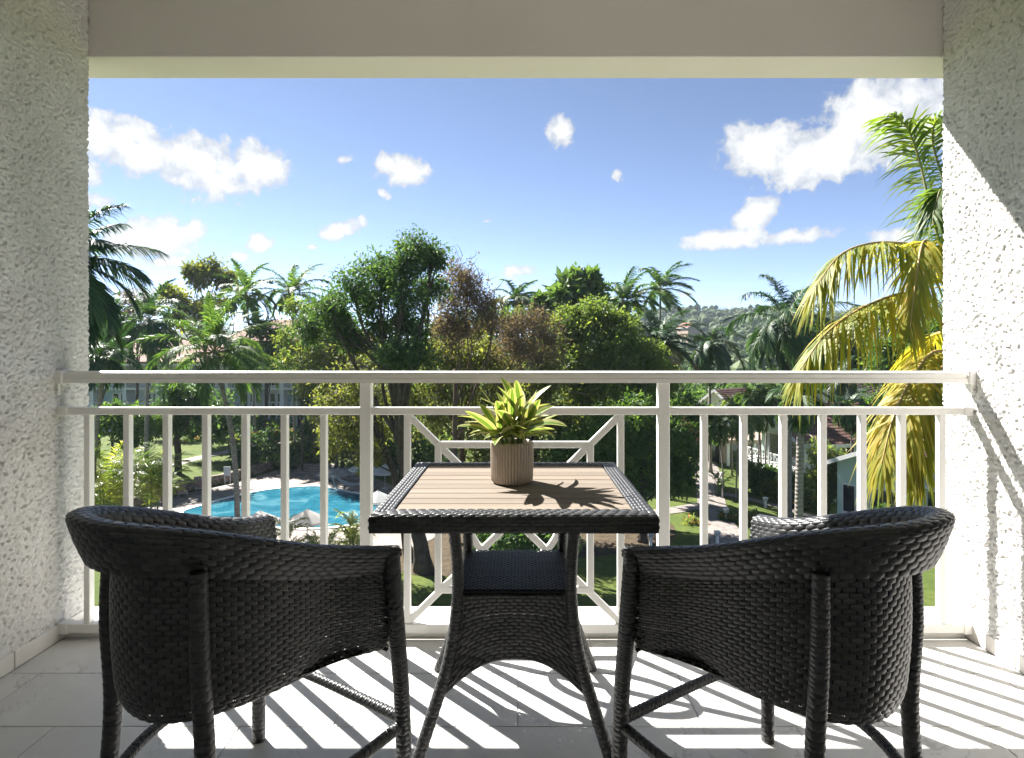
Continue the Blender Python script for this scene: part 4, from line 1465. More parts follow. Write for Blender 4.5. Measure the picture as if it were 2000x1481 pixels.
# the yellowing coconut palm beside the right wall: crown behind the wall, explicit fronds
def near_palm():
    Z0 = 12.5
    crown = at(1868, 668, Z0)
    foot = np.array([crown[0] + .7, Z0 + .4, float(gz(crown[0], Z0))])
    t = empty('palm_tree', foot, label='yellowing coconut palm close to the right wall, fronds reaching into the view', cat='palm tree', group='palm trees in the garden')
    rng = np.random.default_rng(77)
    m = MB()
    P = smooth_path([foot, (foot + crown) / 2 + [.3, 0, 0], crown], 24)
    m.tube(P - foot, np.linspace(.22, .14, 24), 12)
    m.build('trunk', M['palmbark'], t, smooth=True)
    spec = [  # px, py, Z along the midrib, leaflet length, droop, vee, colour, material
        ([(1862, 655, 12.5), (1830, 505, 12.2), (1740, 474, 11.8), (1650, 492, 11.4), (1592, 560, 11.1)], .98, .95, .05, .50, 'palm_yellow', 64),
        ([(1862, 665, 12.5), (1790, 578, 12.0), (1705, 592, 11.6), (1620, 645, 11.2), (1562, 722, 10.9)], .95, .95, .05, .55, 'palm_yellow', 64),
        ([(1866, 640, 12.5), (1846, 520, 12.8), (1818, 410, 13.0), (1796, 315, 13.1), (1772, 250, 13.0), (1742, 225, 12.9)], 1.15, .55, -.1, .55, 'palm_bright', 40),
        ([(1868, 640, 12.7), (1862, 500, 13.4), (1846, 370, 13.6), (1822, 280, 13.5), (1830, 235, 13.2), (1866, 225, 12.9)], 1.05, .6, .0, .6, 'palm_bright', 40),
        ([(1860, 640, 12.4), (1835, 520, 11.8), (1806, 470, 11.4), (1790, 540, 11.0), (1778, 640, 10.8)], .70, 1.0, .0, .62, 'palm_yellow', 44),
        ([(1862, 690, 12.5), (1820, 690, 11.8), (1780, 740, 11.2), (1745, 815, 10.8), (1722, 905, 10.6)], .85, 1.0, .05, .68, 'palm_yellow', 60),
        ([(1866, 690, 12.5), (1850, 700, 11.6), (1822, 760, 11.0), (1800, 850, 10.7), (1790, 945, 10.6)], .80, .95, .05, .55, 'palm_yellow', 60),
        ([(1862, 680, 12.8), (1838, 650, 13.4), (1790, 680, 13.9), (1752, 745, 14.2), (1738, 830, 14.4)], .85, 1.0, .05, .60, 'palm_yellow', 56),
        ([(1875, 640, 12.5), (1868, 560, 12.6), (1850, 420, 12.4), (1838, 370, 12.2), (1822, 420, 12.0)], .80, .9, .0, .40, 'palm_bright', 50),
        ([(1880, 650, 12.5), (1990, 540, 12.3), (2120, 560, 12.0), (2230, 660, 11.8)], .95, .9, .05, .5, 'palm_yellow', 60),
        ([(1880, 650, 12.5), (1960, 470, 12.6), (2040, 400, 12.8), (2150, 420, 13.0)], .95, .6, .1, .4, 'palm_bright', 60),
        ([(1880, 670, 12.5), (1960, 660, 12.0), (2050, 760, 11.6), (2090, 880, 11.4)], .95, .9, .05, .6, 'palm_yellow', 60),
        ([(1875, 660, 12.7), (1900, 540, 14.0), (1930, 520, 15.2), (1950, 600, 16.2)], .9, .8, .1, .4, 'palm_bright', 56)]
    for pts, Lf, dr, ve, v0, mt, nl in spec:
        Pf = smooth_path([at(*q) for q in pts], 22) - foot
        V, F, var = frond(Pf, np.array([0, 1.0, 0]), Lf, int(nl * 2.1), .052, dr, rng, vee=ve, v0=v0 - .08, a0=78 if mt == 'palm_bright' else 62, a1=38 if mt == 'palm_bright' else 18, start=.16)
        m = MB(); m.add(V, F, var)
        fr = m.build('frond', M[mt], t)
        m = MB(); m.tube(Pf, np.linspace(.045, .007, 22), 6, caps=False)
        m.build('midrib', M['rachis_yellow' if mt == 'palm_yellow' else 'rachis'], fr, smooth=True)


near_palm()


def areca(label, px, Z, hpx, wpx, n, seed, mat='areca', py=None):
    """clump of cane palms: arching fronds from many stems"""
    rng = np.random.default_rng(900 + seed)
    f = footp(px, Z)
    t = empty('areca_palm', f, label=label, cat='palm shrub', group='areca palm clumps')
    H, W = hpx * Z / S, wpx * Z / S
    m = MB()
    for k in range(max(6, n // 5)):
        a = rng.uniform(0, 6.28); r = rng.uniform(0, .35) * W
        p = np.array([math.cos(a) * r, math.sin(a) * r * .8, 0])
        m.tube(smooth_path([p, p * 1.2 + [0, 0, H * .28], p * 1.5 + [0, 0, H * .5]], 6), .035, 6)
    m.build('stems', M['crownshaft'], t, smooth=True)
    for k in range(n):
        a = rng.uniform(0, 6.28); r = rng.uniform(0, .55) * W
        p = np.array([math.cos(a) * r, math.sin(a) * r * .8, H * rng.uniform(.12, .62)])
        az = a + rng.normal(0, .7)
        L = H * rng.uniform(.38, .58)
        e0 = math.radians(rng.uniform(45, 88)); bd = math.radians(rng.uniform(50, 110))
        s = np.linspace(0, 1, 10); el = e0 - bd * s ** 1.3
        d = np.stack([np.cos(el) * math.cos(az), np.cos(el) * math.sin(az), np.sin(el)], 1)
        Pf = p + np.concatenate([[np.zeros(3)], np.cumsum(d[:-1], 0)]) * L / 9
        V, F, var = frond(Pf, np.array([-math.sin(az), math.cos(az), 0]), L * .30, 24, .055 * Z / 36, .45, rng, vee=.45, v0=rng.uniform(.15, .95))
        m = MB(); m.add(V, F, var); m.tube(Pf, np.linspace(.016, .005, 10), 4, caps=False, var=.8)
        m.build('frond', M[mat], t)


areca('tall sunlit areca palm clump by the left wall', 215, 40, 190, 62, 46, 1)
areca('orange-tinged areca palm clump next to the loungers', 296, 42, 170, 46, 38, 2)
areca('low areca palm clump at the near pool edge, left', 560, 33, 112, 38, 26, 3)
areca('low areca palm clump at the near pool edge, middle', 628, 32, 108, 40, 26, 4)
areca('tall areca palm clump at the near pool edge beside the railing post', 690, 33, 130, 36, 28, 5)
areca('dark cane palm in front of the white-gabled cottage', 1722, 40, 90, 34, 22, 6, 'palm')
areca('small cane palm at the foot of the thin-stemmed palm', 1404, 51, 50, 20, 14, 7, 'palm')
areca('cane palm in the shade behind the table', 985, 34, 80, 40, 18, 8, 'palm_dark')


# ------------------------------------------------------------------ trees and shrubs
def tp(*pts):
    return [at(*p) for p in pts]


def trunk_to(fpx, Z, px, py, kink=0.0):
    f = footp(fpx, Z, -.1)
    c = at(px, py, Z)
    return [f, f * .5 + c * .5 + np.array([kink, 0, 0]), c]


f1 = footp(828, 33, -.1)
tree('feathery_tree', 'tall dark feathery-leaved tree in the middle, its trunk behind the table',
     [f1, at(806, 1000, 33), at(786, 880, 33), at(782, 800, 33.2), at(792, 735, 33.2)],
     [(815, 492, 40, 0), (845, 505, 30, .5), (790, 520, 34, -1), (742, 528, 40, .5), (765, 555, 34, 0), (690, 560, 42, -1), (720, 590, 36, 1), (640, 598, 40, 0), (665, 630, 32, .6),
      (608, 640, 34, 1), (790, 585, 44, -1), (835, 560, 34, 1), (800, 640, 34, 0), (775, 690, 30, -2), (810, 700, 36, -2), (745, 640, 30, 1.5), (690, 665, 28, 1)],
     'leaf_dark', 33, 1300, .125, .42, seed=1, sub=30, spread=.25, shell=.6)
tree('leaning_tree', 'crooked leaning trunk with thin olive foliage beside the railing post',
     [footp(800, 35, -.1), at(770, 930, 35), at(742, 860, 35), at(728, 800, 35)],
     [(700, 740, 46, 0), (735, 770, 40, 1), (660, 780, 46, 0), (690, 830, 44, -1), (740, 840, 36, 1), (655, 850, 40, 0), (720, 890, 30, -1)],
     'leaf_olive', 35, 620, .15, .24, seed=2, twigs=46, sub=30, spread=.2, shell=.6)
tree('withered_tree', 'withered tree with purplish brown leaves and bare twigs against the sky', trunk_to(885, 38, 890, 720),
     [(900, 545, 40, 0), (880, 590, 46, 0), (925, 575, 42, .5), (950, 610, 40, 0), (905, 640, 46, 0), (865, 640, 34, 0)],
     'leaf_brown', 38, 700, .13, .2, 'bark_red', twigs=120, seed=3, sub=40, spread=.2, shell=.7)
tree('withered_tree', 'low brown twiggy tree left of the bright yellow-green tree', trunk_to(1030, 40, 1020, 760),
     [(1000, 650, 40, 0), (1040, 625, 40, 0), (1070, 660, 36, 0), (1010, 690, 46, 0), (1055, 705, 44, 0)],
     'leaf_brown', 40, 640, .13, .18, 'bark_red', twigs=120, seed=4, sub=40, spread=.2, shell=.7)
tree('olive_tree', 'sparse olive tree filling the gap left of the dark feathery tree', trunk_to(655, 57, 660, 800),
     [(640, 690, 48, 0), (690, 700, 46, 0), (620, 740, 44, 0), (670, 750, 50, 0), (720, 720, 40, 0), (640, 800, 44, 0), (700, 790, 44, 0)],
     'leaf_olive', 57, 900, .22, .2, seed=5, twigs=40, sub=34, shell=.55)
tree('olive_tree', 'olive tree with spreading bare boughs behind the potted plant', trunk_to(905, 42, 900, 800),
     [(850, 690, 46, 0), (900, 700, 46, 0), (945, 690, 44, 0), (860, 750, 50, 0), (920, 760, 56, 0), (980, 740, 46, 0), (850, 810, 50, 0), (920, 830, 54, 0), (985, 800, 50, 0), (790, 770, 40, 0)],
     'leaf_olive', 42, 1000, .17, .24, 'bark_red', seed=6, twigs=46, sub=36, shell=.55)
tree('olive_tree', 'light olive thicket between the potted plant and the yellow-green tree', trunk_to(1040, 39, 1040, 830),
     [(1030, 760, 46, 0), (1080, 740, 44, 0), (1060, 800, 50, 0), (1000, 850, 48, 0), (1090, 830, 46, 0), (1040, 880, 50, 0), (960, 890, 46, 0)],
     'leaf_olive', 39, 1000, .16, .2, seed=7, twigs=40, sub=36, shell=.55)
tree('bushy_tree', 'bright yellow-green bushy tree right of centre above the hand rail', trunk_to(1180, 44, 1180, 800),
     [(1110, 635, 36, 0), (1155, 625, 40, 0), (1205, 640, 42, 0), (1090, 680, 42, 0), (1150, 680, 50, -1), (1215, 690, 48, -1), (1262, 705, 40, 0), (1110, 735, 48, -1), (1180, 745, 54, -1.5),
      (1250, 755, 48, -1), (1295, 745, 30, 0), (1140, 800, 54, -1), (1215, 810, 50, -1)],
     'leaf_yellow', 44, 2300, .17, .3, seed=8, sub=60, spread=.17, shell=.4)
tree('broadleaf_tree', 'tree with large pale glossy leaves standing above the yellow-green tree', trunk_to(1120, 56, 1120, 660),
     [(1100, 575, 30, 0), (1130, 560, 28, 0), (1150, 585, 28, 0), (1085, 605, 30, 0), (1125, 605, 34, 0), (1165, 610, 24, 0), (1150, 550, 12, 0), (1062, 592, 12, 0)],
     'leaf_big', 56, 420, .55, .22, seed=9, sub=34, spread=.2, aspect=.55)
tree('shade_tree', 'dense dark green tree right of the table, overhanging the shaded lawn', trunk_to(1255, 38, 1255, 900),
     [(1180, 830, 44, 0), (1240, 815, 44, 0), (1120, 870, 46, 0), (1190, 890, 50, 0), (1260, 870, 50, 0), (1315, 850, 40, 0), (1330, 890, 36, 0), (1290, 920, 46, 0), (1230, 940, 46, 0), (1150, 950, 46, 0), (1330, 935, 28, 0), (1085, 930, 40, 0)],
     'leaf_mid', 38, 1500, .17, .28, seed=10, sub=50, spread=.18)
tree('open_tree', 'open-crowned pale green tree behind the coconut palm', trunk_to(405, 80, 400, 650),
     [(405, 525, 24, 0), (425, 535, 24, 0), (385, 545, 20, 0), (445, 548, 18, 0), (372, 528, 12, 0), (340, 582, 22, 0), (325, 570, 14, 0), (365, 600, 24, 0), (400, 605, 26, 0), (430, 595, 22, 0), (390, 640, 28, 0), (350, 625, 20, 0)],
     'leaf_olive', 80, 420, .36, .26, seed=11, sub=30, spread=.2)
tree('twiggy_tree', 'grey twiggy tree far behind, beside the dark palm on the left', trunk_to(268, 86, 268, 650),
     [(255, 588, 22, 0), (275, 605, 24, 0), (290, 590, 16, 0), (250, 620, 22, 0)],
     'leaf_brown', 86, 160, .3, .2, twigs=70, seed=12, sub=20, shell=.7)
tree('young_tree', 'slender young tree with yellow-green sprays right of the coconut palm', trunk_to(590, 59, 588, 700),
     [(575, 600, 22, 0), (610, 610, 22, 0), (590, 640, 26, 0), (560, 660, 22, 0), (625, 650, 24, 0), (600, 685, 26, 0), (560, 705, 22, 0), (635, 690, 20, 0)],
     'leaf_yellow', 59, 330, .22, .13, seed=13, sub=26, spread=.2, shell=.6)
tree('garden_tree', "leafy dark tree in front of the hotel's terracotta roof", trunk_to(520, 68, 520, 720),
     [(500, 640, 24, 0), (530, 650, 28, 0), (555, 670, 24, 0), (515, 690, 28, 0), (545, 705, 26, 0), (480, 680, 22, 0)], 'leaf_mid', 68, 600, .26, .2, seed=39, sub=30, shell=.6)
tree('garden_tree', 'mid-green tree closing the gap behind the brown twiggy trees', trunk_to(960, 62, 960, 740),
     [(870, 650, 30, 0), (915, 640, 32, 0), (960, 635, 32, 0), (1005, 630, 30, 0), (1050, 625, 30, 0), (890, 690, 34, 0), (950, 690, 36, 0), (1010, 685, 34, 0), (1065, 680, 32, 0)], 'leaf_mid', 62, 900, .26, .24, seed=40, sub=36, shell=.5)
tree('garden_tree', 'soft green tree between the royal palms and the dark feathery tree', trunk_to(640, 70, 640, 720),
     [(610, 610, 26, 0), (650, 600, 26, 0), (625, 650, 30, 0), (670, 640, 28, 0), (600, 690, 28, 0), (650, 690, 30, 0)], 'leaf_mid', 70, 700, .28, .22, seed=41, sub=34, shell=.55)
tree('vine_tree', 'ivy-covered trunk standing by the terrace steps', trunk_to(612, 62, 604, 745),
     [(600, 760, 22, 0), (606, 800, 20, 0), (604, 840, 22, 0), (612, 880, 22, 0), (622, 905, 20, 0), (590, 720, 24, 0), (625, 735, 22, 0)],
     'leaf_mid', 62, 700, .2, .34, seed=14, sub=30)
tree('dark_tree', 'dark drooping tree in front of the sunny lawn', trunk_to(505, 60, 500, 870),
     [(485, 855, 22, 0), (515, 870, 26, 0), (500, 900, 24, 0), (470, 890, 18, 0), (540, 850, 24, 0), (560, 885, 22, 0)],
     'leaf_dark', 60, 380, .24, .16, seed=15, sub=26, spread=.22, droop=.6)
tree('dark_tree', 'tall dark tree trunk on the lawn left of the leaning coconut trunk', trunk_to(348, 55, 346, 780),
     [(340, 755, 30, 0), (365, 790, 30, 0), (325, 800, 28, 0), (385, 770, 28, 0), (400, 810, 24, 0), (350, 830, 22, 0)],
     'leaf_dark', 55, 600, .22, .34, 'bark', seed=16, sub=30)
tree('dark_tree', 'shady tree with bare stem between the lawn and the hotel', trunk_to(402, 62, 402, 800),
     [(395, 790, 30, 0), (425, 800, 32, 0), (450, 820, 28, 0), (380, 835, 22, 0), (420, 845, 22, 0)], 'leaf_dark', 62, 600, .24, .2, seed=17, sub=30)
tree('garden_tree', 'dark leafy mass low behind the left palm', trunk_to(190, 64, 195, 740),
     [(185, 650, 36, 0), (215, 670, 34, 0), (180, 700, 40, 0), (230, 640, 26, 0), (205, 610, 26, 0)], 'leaf_dark', 64, 900, .28, .3, seed=18, sub=36)
tree('garden_tree', 'olive shade tree over the white parasols', trunk_to(668, 58.5, 672, 830),
     [(650, 820, 40, 0), (690, 840, 40, 0), (720, 860, 34, 0), (665, 870, 36, 0), (700, 885, 30, 0), (640, 880, 24, 0)], 'leaf_olive', 58.5, 900, .22, .2, seed=19, sub=34, twigs=20)
tree('garden_tree', 'round green tree beside the railing post on the right', trunk_to(1330, 57, 1330, 850),
     [(1310, 790, 34, 0), (1345, 800, 30, 0), (1330, 830, 34, 0), (1375, 815, 24, 0), (1300, 830, 28, 0), (1350, 860, 26, 0)], 'leaf_mid', 57, 1100, .24, .2, seed=20, sub=40)
tree('bougainvillea', 'pink-flowered bush at the head of the garden path', trunk_to(1338, 54, 1338, 860),
     [(1330, 838, 20, 0), (1348, 850, 20, 0), (1322, 862, 18, 0), (1352, 872, 16, 0)], 'leaf_mid', 54, 500, .2, .1, seed=21, sub=26, cat='shrub', flower=('flower_pink', 260, .2), leafpart='foliage', barkpart='stems')
tree('garden_tree', 'green tree behind the yellow fronds, above the cottage roof', trunk_to(1770, 56, 1770, 740),
     [(1740, 690, 34, 0), (1780, 670, 36, 0), (1820, 680, 34, 0), (1760, 720, 36, 0), (1810, 730, 36, 0), (1720, 730, 30, 0), (1845, 640, 30, 0)], 'leaf_mid', 56, 1200, .26, .3, seed=22, sub=40)
tree('garden_tree', 'dark tree in the gap behind the wind-swept palm', trunk_to(1620, 72, 1620, 720),
     [(1590, 650, 34, 0), (1630, 660, 34, 0), (1660, 690, 32, 0), (1600, 700, 34, 0), (1570, 690, 26, 0), (1690, 720, 26, 0)], 'leaf_dark', 72, 900, .34, .3, seed=23, sub=36)
tree('garden_tree', 'leafy green tree right of the cottage roof by the wall', trunk_to(1760, 50, 1760, 850),
     [(1715, 800, 28, 0), (1745, 830, 30, 0), (1705, 850, 26, 0), (1790, 800, 34, 0), (1825, 840, 30, 0), (1780, 860, 26, 0), (1840, 790, 30, 0)], 'leaf_mid', 50, 1000, .24, .26, seed=24, sub=40)
tree('feathery_shrub', 'light feathery shrub in front of the green cottage', trunk_to(1618, 46, 1618, 940),
     [(1600, 880, 22, 0), (1635, 900, 22, 0), (1610, 915, 24, 0), (1590, 935, 20, 0), (1640, 940, 22, 0), (1620, 965, 22, 0)], 'leaf_yellow', 46, 600, .17, .08, seed=25, sub=34, cat='shrub', leafpart='foliage', barkpart='stems', spread=.24)
tree('croton_shrub', 'yellow-leaved shrub on the lawn before the cottage', trunk_to(1508, 53, 1508, 965), [(1500, 948, 14, 0), (1518, 945, 14, 0), (1508, 962, 15, 0)], 'leaf_yellow', 53, 500, .18, .06, seed=26, sub=20, cat='shrub', leafpart='foliage', barkpart='stems')
tree('dark_shrub', 'dark rounded shrub under the cottage balcony', trunk_to(1565, 50, 1565, 985), [(1545, 965, 20, 0), (1575, 975, 22, 0), (1600, 985, 18, 0), (1555, 940, 16, 0)], 'leaf_dark', 50, 500, .2, .08, seed=27, sub=24, cat='shrub', leafpart='foliage', barkpart='stems', flower=('flower_red', 60, .1))
tree('low_shrub', 'low green shrubs under the palm cluster', trunk_to(1475, 54, 1475, 940), [(1455, 915, 16, 0), (1480, 925, 20, 0), (1470, 945, 14, 0), (1500, 925, 14, 0)], 'leaf_mid', 54, 500, .2, .06, seed=28, sub=24, cat='shrub', leafpart='foliage', barkpart='stems')
tree('flower_bed', 'orange-flowered shrub on the left edge of the near path', trunk_to(1366, 42, 1366, 1020), [(1352, 1025, 16, 0), (1372, 1035, 18, 0), (1362, 1048, 16, 0)], 'leaf_yellow', 42, 420, .16, .05, seed=29, sub=24, cat='shrub', leafpart='foliage', barkpart='stems', flower=('flower_red', 90, .12))
tree('flower_bed', 'red-flowered shrub on the right edge of the near path', trunk_to(1432, 43, 1432, 1015), [(1420, 1012, 14, 0), (1440, 1025, 18, 0), (1455, 1040, 18, 0), (1470, 1015, 16, 0)], 'leaf_mid', 43, 420, .16, .05, seed=30, sub=24, cat='shrub', leafpart='foliage', barkpart='stems', flower=('flower_red', 120, .13))
tree('flowering_hedge', 'orange-flowered hedge along the terrace path on the left lawn', trunk_to(400, 74, 400, 868), [(365, 872, 12, 0), (385, 868, 13, 0), (408, 866, 13, 0), (432, 862, 13, 0), (455, 858, 13, 0)], 'leaf_yellow', 74, 320, .26, .05, seed=31, sub=20, cat='hedge', leafpart='foliage', barkpart='stems', flower=('flower_red', 90, .22))
tree('flowering_hedge', 'red-flowered hedge below the right end of the hotel', trunk_to(535, 76, 535, 858), [(490, 858, 13, 0), (515, 856, 13, 0), (540, 853, 13, 0), (565, 850, 13, 0)], 'leaf_mid', 76, 320, .26, .05, seed=32, sub=20, cat='hedge', leafpart='foliage', barkpart='stems', flower=('flower_red', 90, .22))
tree('low_shrub', 'sunlit shrub at the head of the terrace steps', trunk_to(585, 63, 585, 885), [(575, 875, 16, 0), (595, 885, 16, 0), (568, 895, 14, 0), (600, 865, 14, 0)], 'leaf_yellow', 63, 420, .2, .05, seed=33, sub=22, cat='shrub', leafpart='foliage', barkpart='stems')
tree('low_shrub', 'dark shrub beside the stone wall of the terrace', trunk_to(545, 61, 545, 910), [(530, 905, 14, 0), (552, 900, 16, 0), (565, 915, 12, 0)], 'leaf_dark', 61, 420, .2, .05, seed=34, sub=22, cat='shrub', leafpart='foliage', barkpart='stems')
tree('garden_tree', 'dark evergreen low on the left behind the areca palms', trunk_to(215, 52, 220, 850), [(195, 820, 26, 0), (230, 815, 30, 0), (265, 825, 28, 0), (300, 830, 26, 0), (250, 850, 24, 0)], 'leaf_mid', 52, 800, .22, .14, seed=35, sub=30)
tree('garden_tree', 'dark shrubbery against the ground floor of the hotel', trunk_to(520, 80, 520, 830), [(470, 835, 18, 0), (500, 830, 20, 0), (530, 835, 18, 0), (555, 828, 18, 0), (440, 838, 16, 0)], 'leaf_dark', 80, 420, .3, .1, seed=36, sub=24)
tree('garden_tree', 'mixed green trees behind the parasols and the hammock', trunk_to(760, 58, 760, 860), [(740, 830, 36, 0), (780, 850, 36, 0), (820, 840, 36, 0), (760, 890, 30, 0), (830, 890, 34, 0), (880, 880, 34, 0), (800, 920, 24, 0)], 'leaf_mid', 58, 900, .24, .2, seed=37, sub=34)
tree('low_shrub', 'dark shrub on the shaded lawn seen under the table', trunk_to(1060, 31, 1060, 1050), [(960, 1060, 34, 0), (1000, 1050, 36, 0), (1050, 1045, 40, 0), (1095, 1050, 34, 0)], 'leaf_dark', 31, 600, .15, .06, seed=38, sub=26, cat='shrub', leafpart='foliage', barkpart='stems', zr=.8)


def belt():
    """the wood that closes the view behind the garden: one mass of crowns"""
    rng = np.random.default_rng(61)
    m = MB()
    for k in range(330):
        px = rng.uniform(-150, 2150)
        Z = rng.uniform(96, 175)
        top = np.interp(px, [-200, 250, 600, 1050, 1200, 1290, 1350, 1500, 1640, 1700, 1900, 2200], [640, 650, 655, 640, 640, 668, 700, 705, 690, 670, 640, 640]) + rng.uniform(0, 60)
        c = at(px, top + 20, Z)
        r = rng.uniform(2.6, 4.6)
        z = c[2] - r * .6
        while z > G + 1:
            leaf_cloud(m, [np.array([c[0] + rng.normal(0, .8), Z + rng.normal(0, .8), z])], [(r, r, r * .85)], 240, .62, rng, 24, .2)
            z -= r * 1.5
    m.build('background_wood', M['leaf_mid'], kind='stuff', label='belt of mixed trees closing the view behind the garden')


belt()


# ------------------------------------------------------------------ buildings
def rail_panel(parent, a, b, z, h, Z, name='balcony_rail', step=.9):
    """white balustrade with crossed lattice bays between a and b"""
    a, b = np.asarray(a, float), np.asarray(b, float)
    m = MB()
    L = np.linalg.norm(b - a)
    d = (b - a) / L
    m.bar([*a, z + h], [*b, z + h], .08, .07)
    m.bar([*a, z + .12], [*b, z + .12], .06, .06)
    n = max(2, int(L / step))
    for k in range(n + 1):
        p = a + d * L * k / n
        m.box((p[0], p[1], z + h / 2), (.06, .06, h))
    for k in range(n):
        p, q = a + d * L * (k + .08) / n, a + d * L * (k + .92) / n
        m.bar([*p, z + .14], [*q, z + h - .04], .035, .045)
        m.bar([*q, z + .14], [*p, z + h - .04], .03, .045)
    return m.build(name, M['trim'], parent)


def hotel():
    t = empty('hotel_block', (-45, 90, G), label='white hotel block with terracotta roof and balconies behind the palms', cat='building')
    off = -np.array([-45, 90, G])
    def P(m, name, mat, par=t): return m.build(name, M[mat], par)
    Yf = 88.0
    for (x0, x1, eave, floors, nb) in ((-72, -43.2, 8.2, 3, 6), (-42.8, -22.5, 11.2, 4, 5)):
        zf = [G + .25 + 3.05 * k for k in range(floors)]
        m = MB(); m.box(np.array([(x0 + x1) / 2, Yf + 6.5, (eave + G) / 2]) + off, (x1 - x0, 9, eave - G)); P(m, 'wall', 'wall_white')
        # roof
        m = MB()
        ov = .9
        xa, xb, ya, yb = x0 - ov, x1 + ov, Yf - .8 - ov, Yf + 11 + ov
        rz = eave + 3.4
        A = [np.array(q) + off for q in ((xa, ya, eave), (xb, ya, eave), (xb, yb, eave), (xa, yb, eave), (xa + 6, (ya + yb) / 2, rz), (xb - 6, (ya + yb) / 2, rz))]
        m.add(A, [np.array([[0, 1, 5, 4], [2, 3, 4, 5]]), np.array([[1, 2, 5], [3, 0, 4]]), np.array([[3, 2, 1, 0]])])
        roof = P(m, 'roof', 'terracotta')
        m = MB(); m.box(np.array([(xa + xb) / 2, ya + .1, eave - .12]) + off, (xb - xa, .2, .3)); P(m, 'eaves_tile', 'terracotta', roof)
        m = MB(); m.box(np.array([(xa + xb) / 2, ya + .5, eave - .42]) + off, (xb - xa - .4, .9, .3)); P(m, 'fascia', 'trim', roof)
        bw = (x1 - x0) / nb
        for k in range(nb + 1):
            m = MB(); m.box(np.array([x0 + bw * k, Yf + 1.0, (eave - .6 + G) / 2]) + off, (.55, 2.0, eave - .6 - G)); P(m, 'pier', 'wall_white')
        for z in zf:
            m = MB(); m.box(np.array([(x0 + x1) / 2, Yf + .95, z - .13]) + off, (x1 - x0 - .1, 2.1, .26)); P(m, 'balcony_slab', 'trim')
            for k in range(nb):
                xc = x0 + bw * (k + .5)
                m = MB(); m.box(np.array([xc, Yf + 1.96, z + 1.35]) + off, (bw - .56, .06, 2.65)); P(m, 'bay_wall', 'wall_blue' if (k % 2 == 0) else 'wall_white')
                m = MB(); m.box(np.array([xc + .5, Yf + 1.92, z + 1.1]) + off, (2.3, .07, 2.2)); d = P(m, 'french_door', 'trim')
                for dx in (-.55, .55):
                    m = MB(); m.box(np.array([xc + .5 + dx, Yf + 1.87, z + 1.15]) + off, (.62, .04, 1.8)); P(m, 'pane', 'glass', d)
                if z > zf[0]:
                    a = np.array([xc - bw / 2 + .3, Yf - .02]) + off[:2]; b = np.array([xc + bw / 2 - .3, Yf - .02]) + off[:2]
                    rail_panel(t, a, b, z + off[2], 1.0, 88, step=.95)


hotel()


def shingle_slope(m, e0, e1, r0, r1, courses):
    """overlapping courses from eave (e0-e1) to ridge (r0-r1)"""
    e0, e1, r0, r1 = [np.asarray(q, float) for q in (e0, e1, r0, r1)]
    n = np.cross(e1 - e0, r0 - e0); n /= np.linalg.norm(n)
    if n[2] < 0: n = -n
    for k in range(courses):
        a, b = k / courses, min(1, (k + 1.15) / courses)
        q = [e0 + (r0 - e0) * a + n * .05, e1 + (r1 - e1) * a + n * .05, e1 + (r1 - e1) * b + n * .008, e0 + (r0 - e0) * b + n * .008]
        q2 = [p - n * .03 for p in q]
        V = np.array(q + q2)
        F = np.array([[0, 1, 2, 3], [0, 4, 5, 1], [1, 5, 6, 2], [3, 2, 6, 7], [0, 3, 7, 4]])
        m.add(V, F, R.uniform(.2, .8))


def gable_house(label, org, yaw, w, d, z0, eave, ridge, wallmat, ov=.6, windows=(), roof='shingle', courses=14, name='cottage'):
    """gable ends at local y = 0 (front) and y = d; local x across the gable"""
    t = empty(name, org, yaw, label, 'house')
    h, r = eave, ridge
    m = MB()
    V = [(-w / 2, 0, z0), (w / 2, 0, z0), (w / 2, 0, h), (0, 0, r - .12), (-w / 2, 0, h), (-w / 2, d, z0), (w / 2, d, z0), (w / 2, d, h), (0, d, r - .12), (-w / 2, d, h)]
    m.add(V, [np.array([[0, 1, 2, 3, 4]]), np.array([[9, 8, 7, 6, 5]]), np.array([[1, 6, 7, 2], [5, 0, 4, 9]])])
    m.build('wall', M[wallmat], t)
    sl = (r - h) / (w / 2)
    for s in (-1, 1):
        m = MB()
        ex, ez = s * (w / 2 + ov), h - ov * sl
        shingle_slope(m, (ex, -ov, ez + .12), (ex, d + ov, ez + .12), (0, -ov, r + .12), (0, d + ov, r + .12), courses)
        rf = m.build('roof', M[roof], t)
        m = MB()
        for y in (-ov - .03, d + ov + .03):
            m.bar((ex, y, ez + .02), (s * -.02, y, r + .02), .07, .30, up=(0, 0, 1))
        m.bar((ex, -ov, ez - .0), (ex, d + ov, ez - .0), .07, .22)
        m.build('fascia', M['trim'], rf)
        m = MB()   # soffit boards
        q = np.array([(ex, -ov, ez + .0), (ex, d + ov, ez + .0), (0, d + ov, r), (0, -ov, r)])
        m.add(np.concatenate([q, q - [0, 0, .05]]), np.array([[0, 1, 2, 3], [7, 6, 5, 4], [0, 4, 5, 1], [3, 2, 6, 7], [0, 3, 7, 4], [1, 5, 6, 2]]))
        m.build('soffit', M['trim'], rf)
    for (side, u, z, ww, hh) in windows:
        m = MB()
        if side == 'f': m.box((u, -.04, z), (ww + .2, .10, hh + .2)); p = ((u, -.09, z), (ww, .04, hh))
        else:
            sx = 1 if side == 'r' else -1
            m.box((sx * (w / 2 + .04), u, z), (.10, ww + .2, hh + .2)); p = ((sx * (w / 2 + .09), u, z), (.04, ww, hh))
        f = m.build('window', M['trim'], t)
        m = MB(); m.box(*p); m.build('pane', M['glass'], f)
    return t


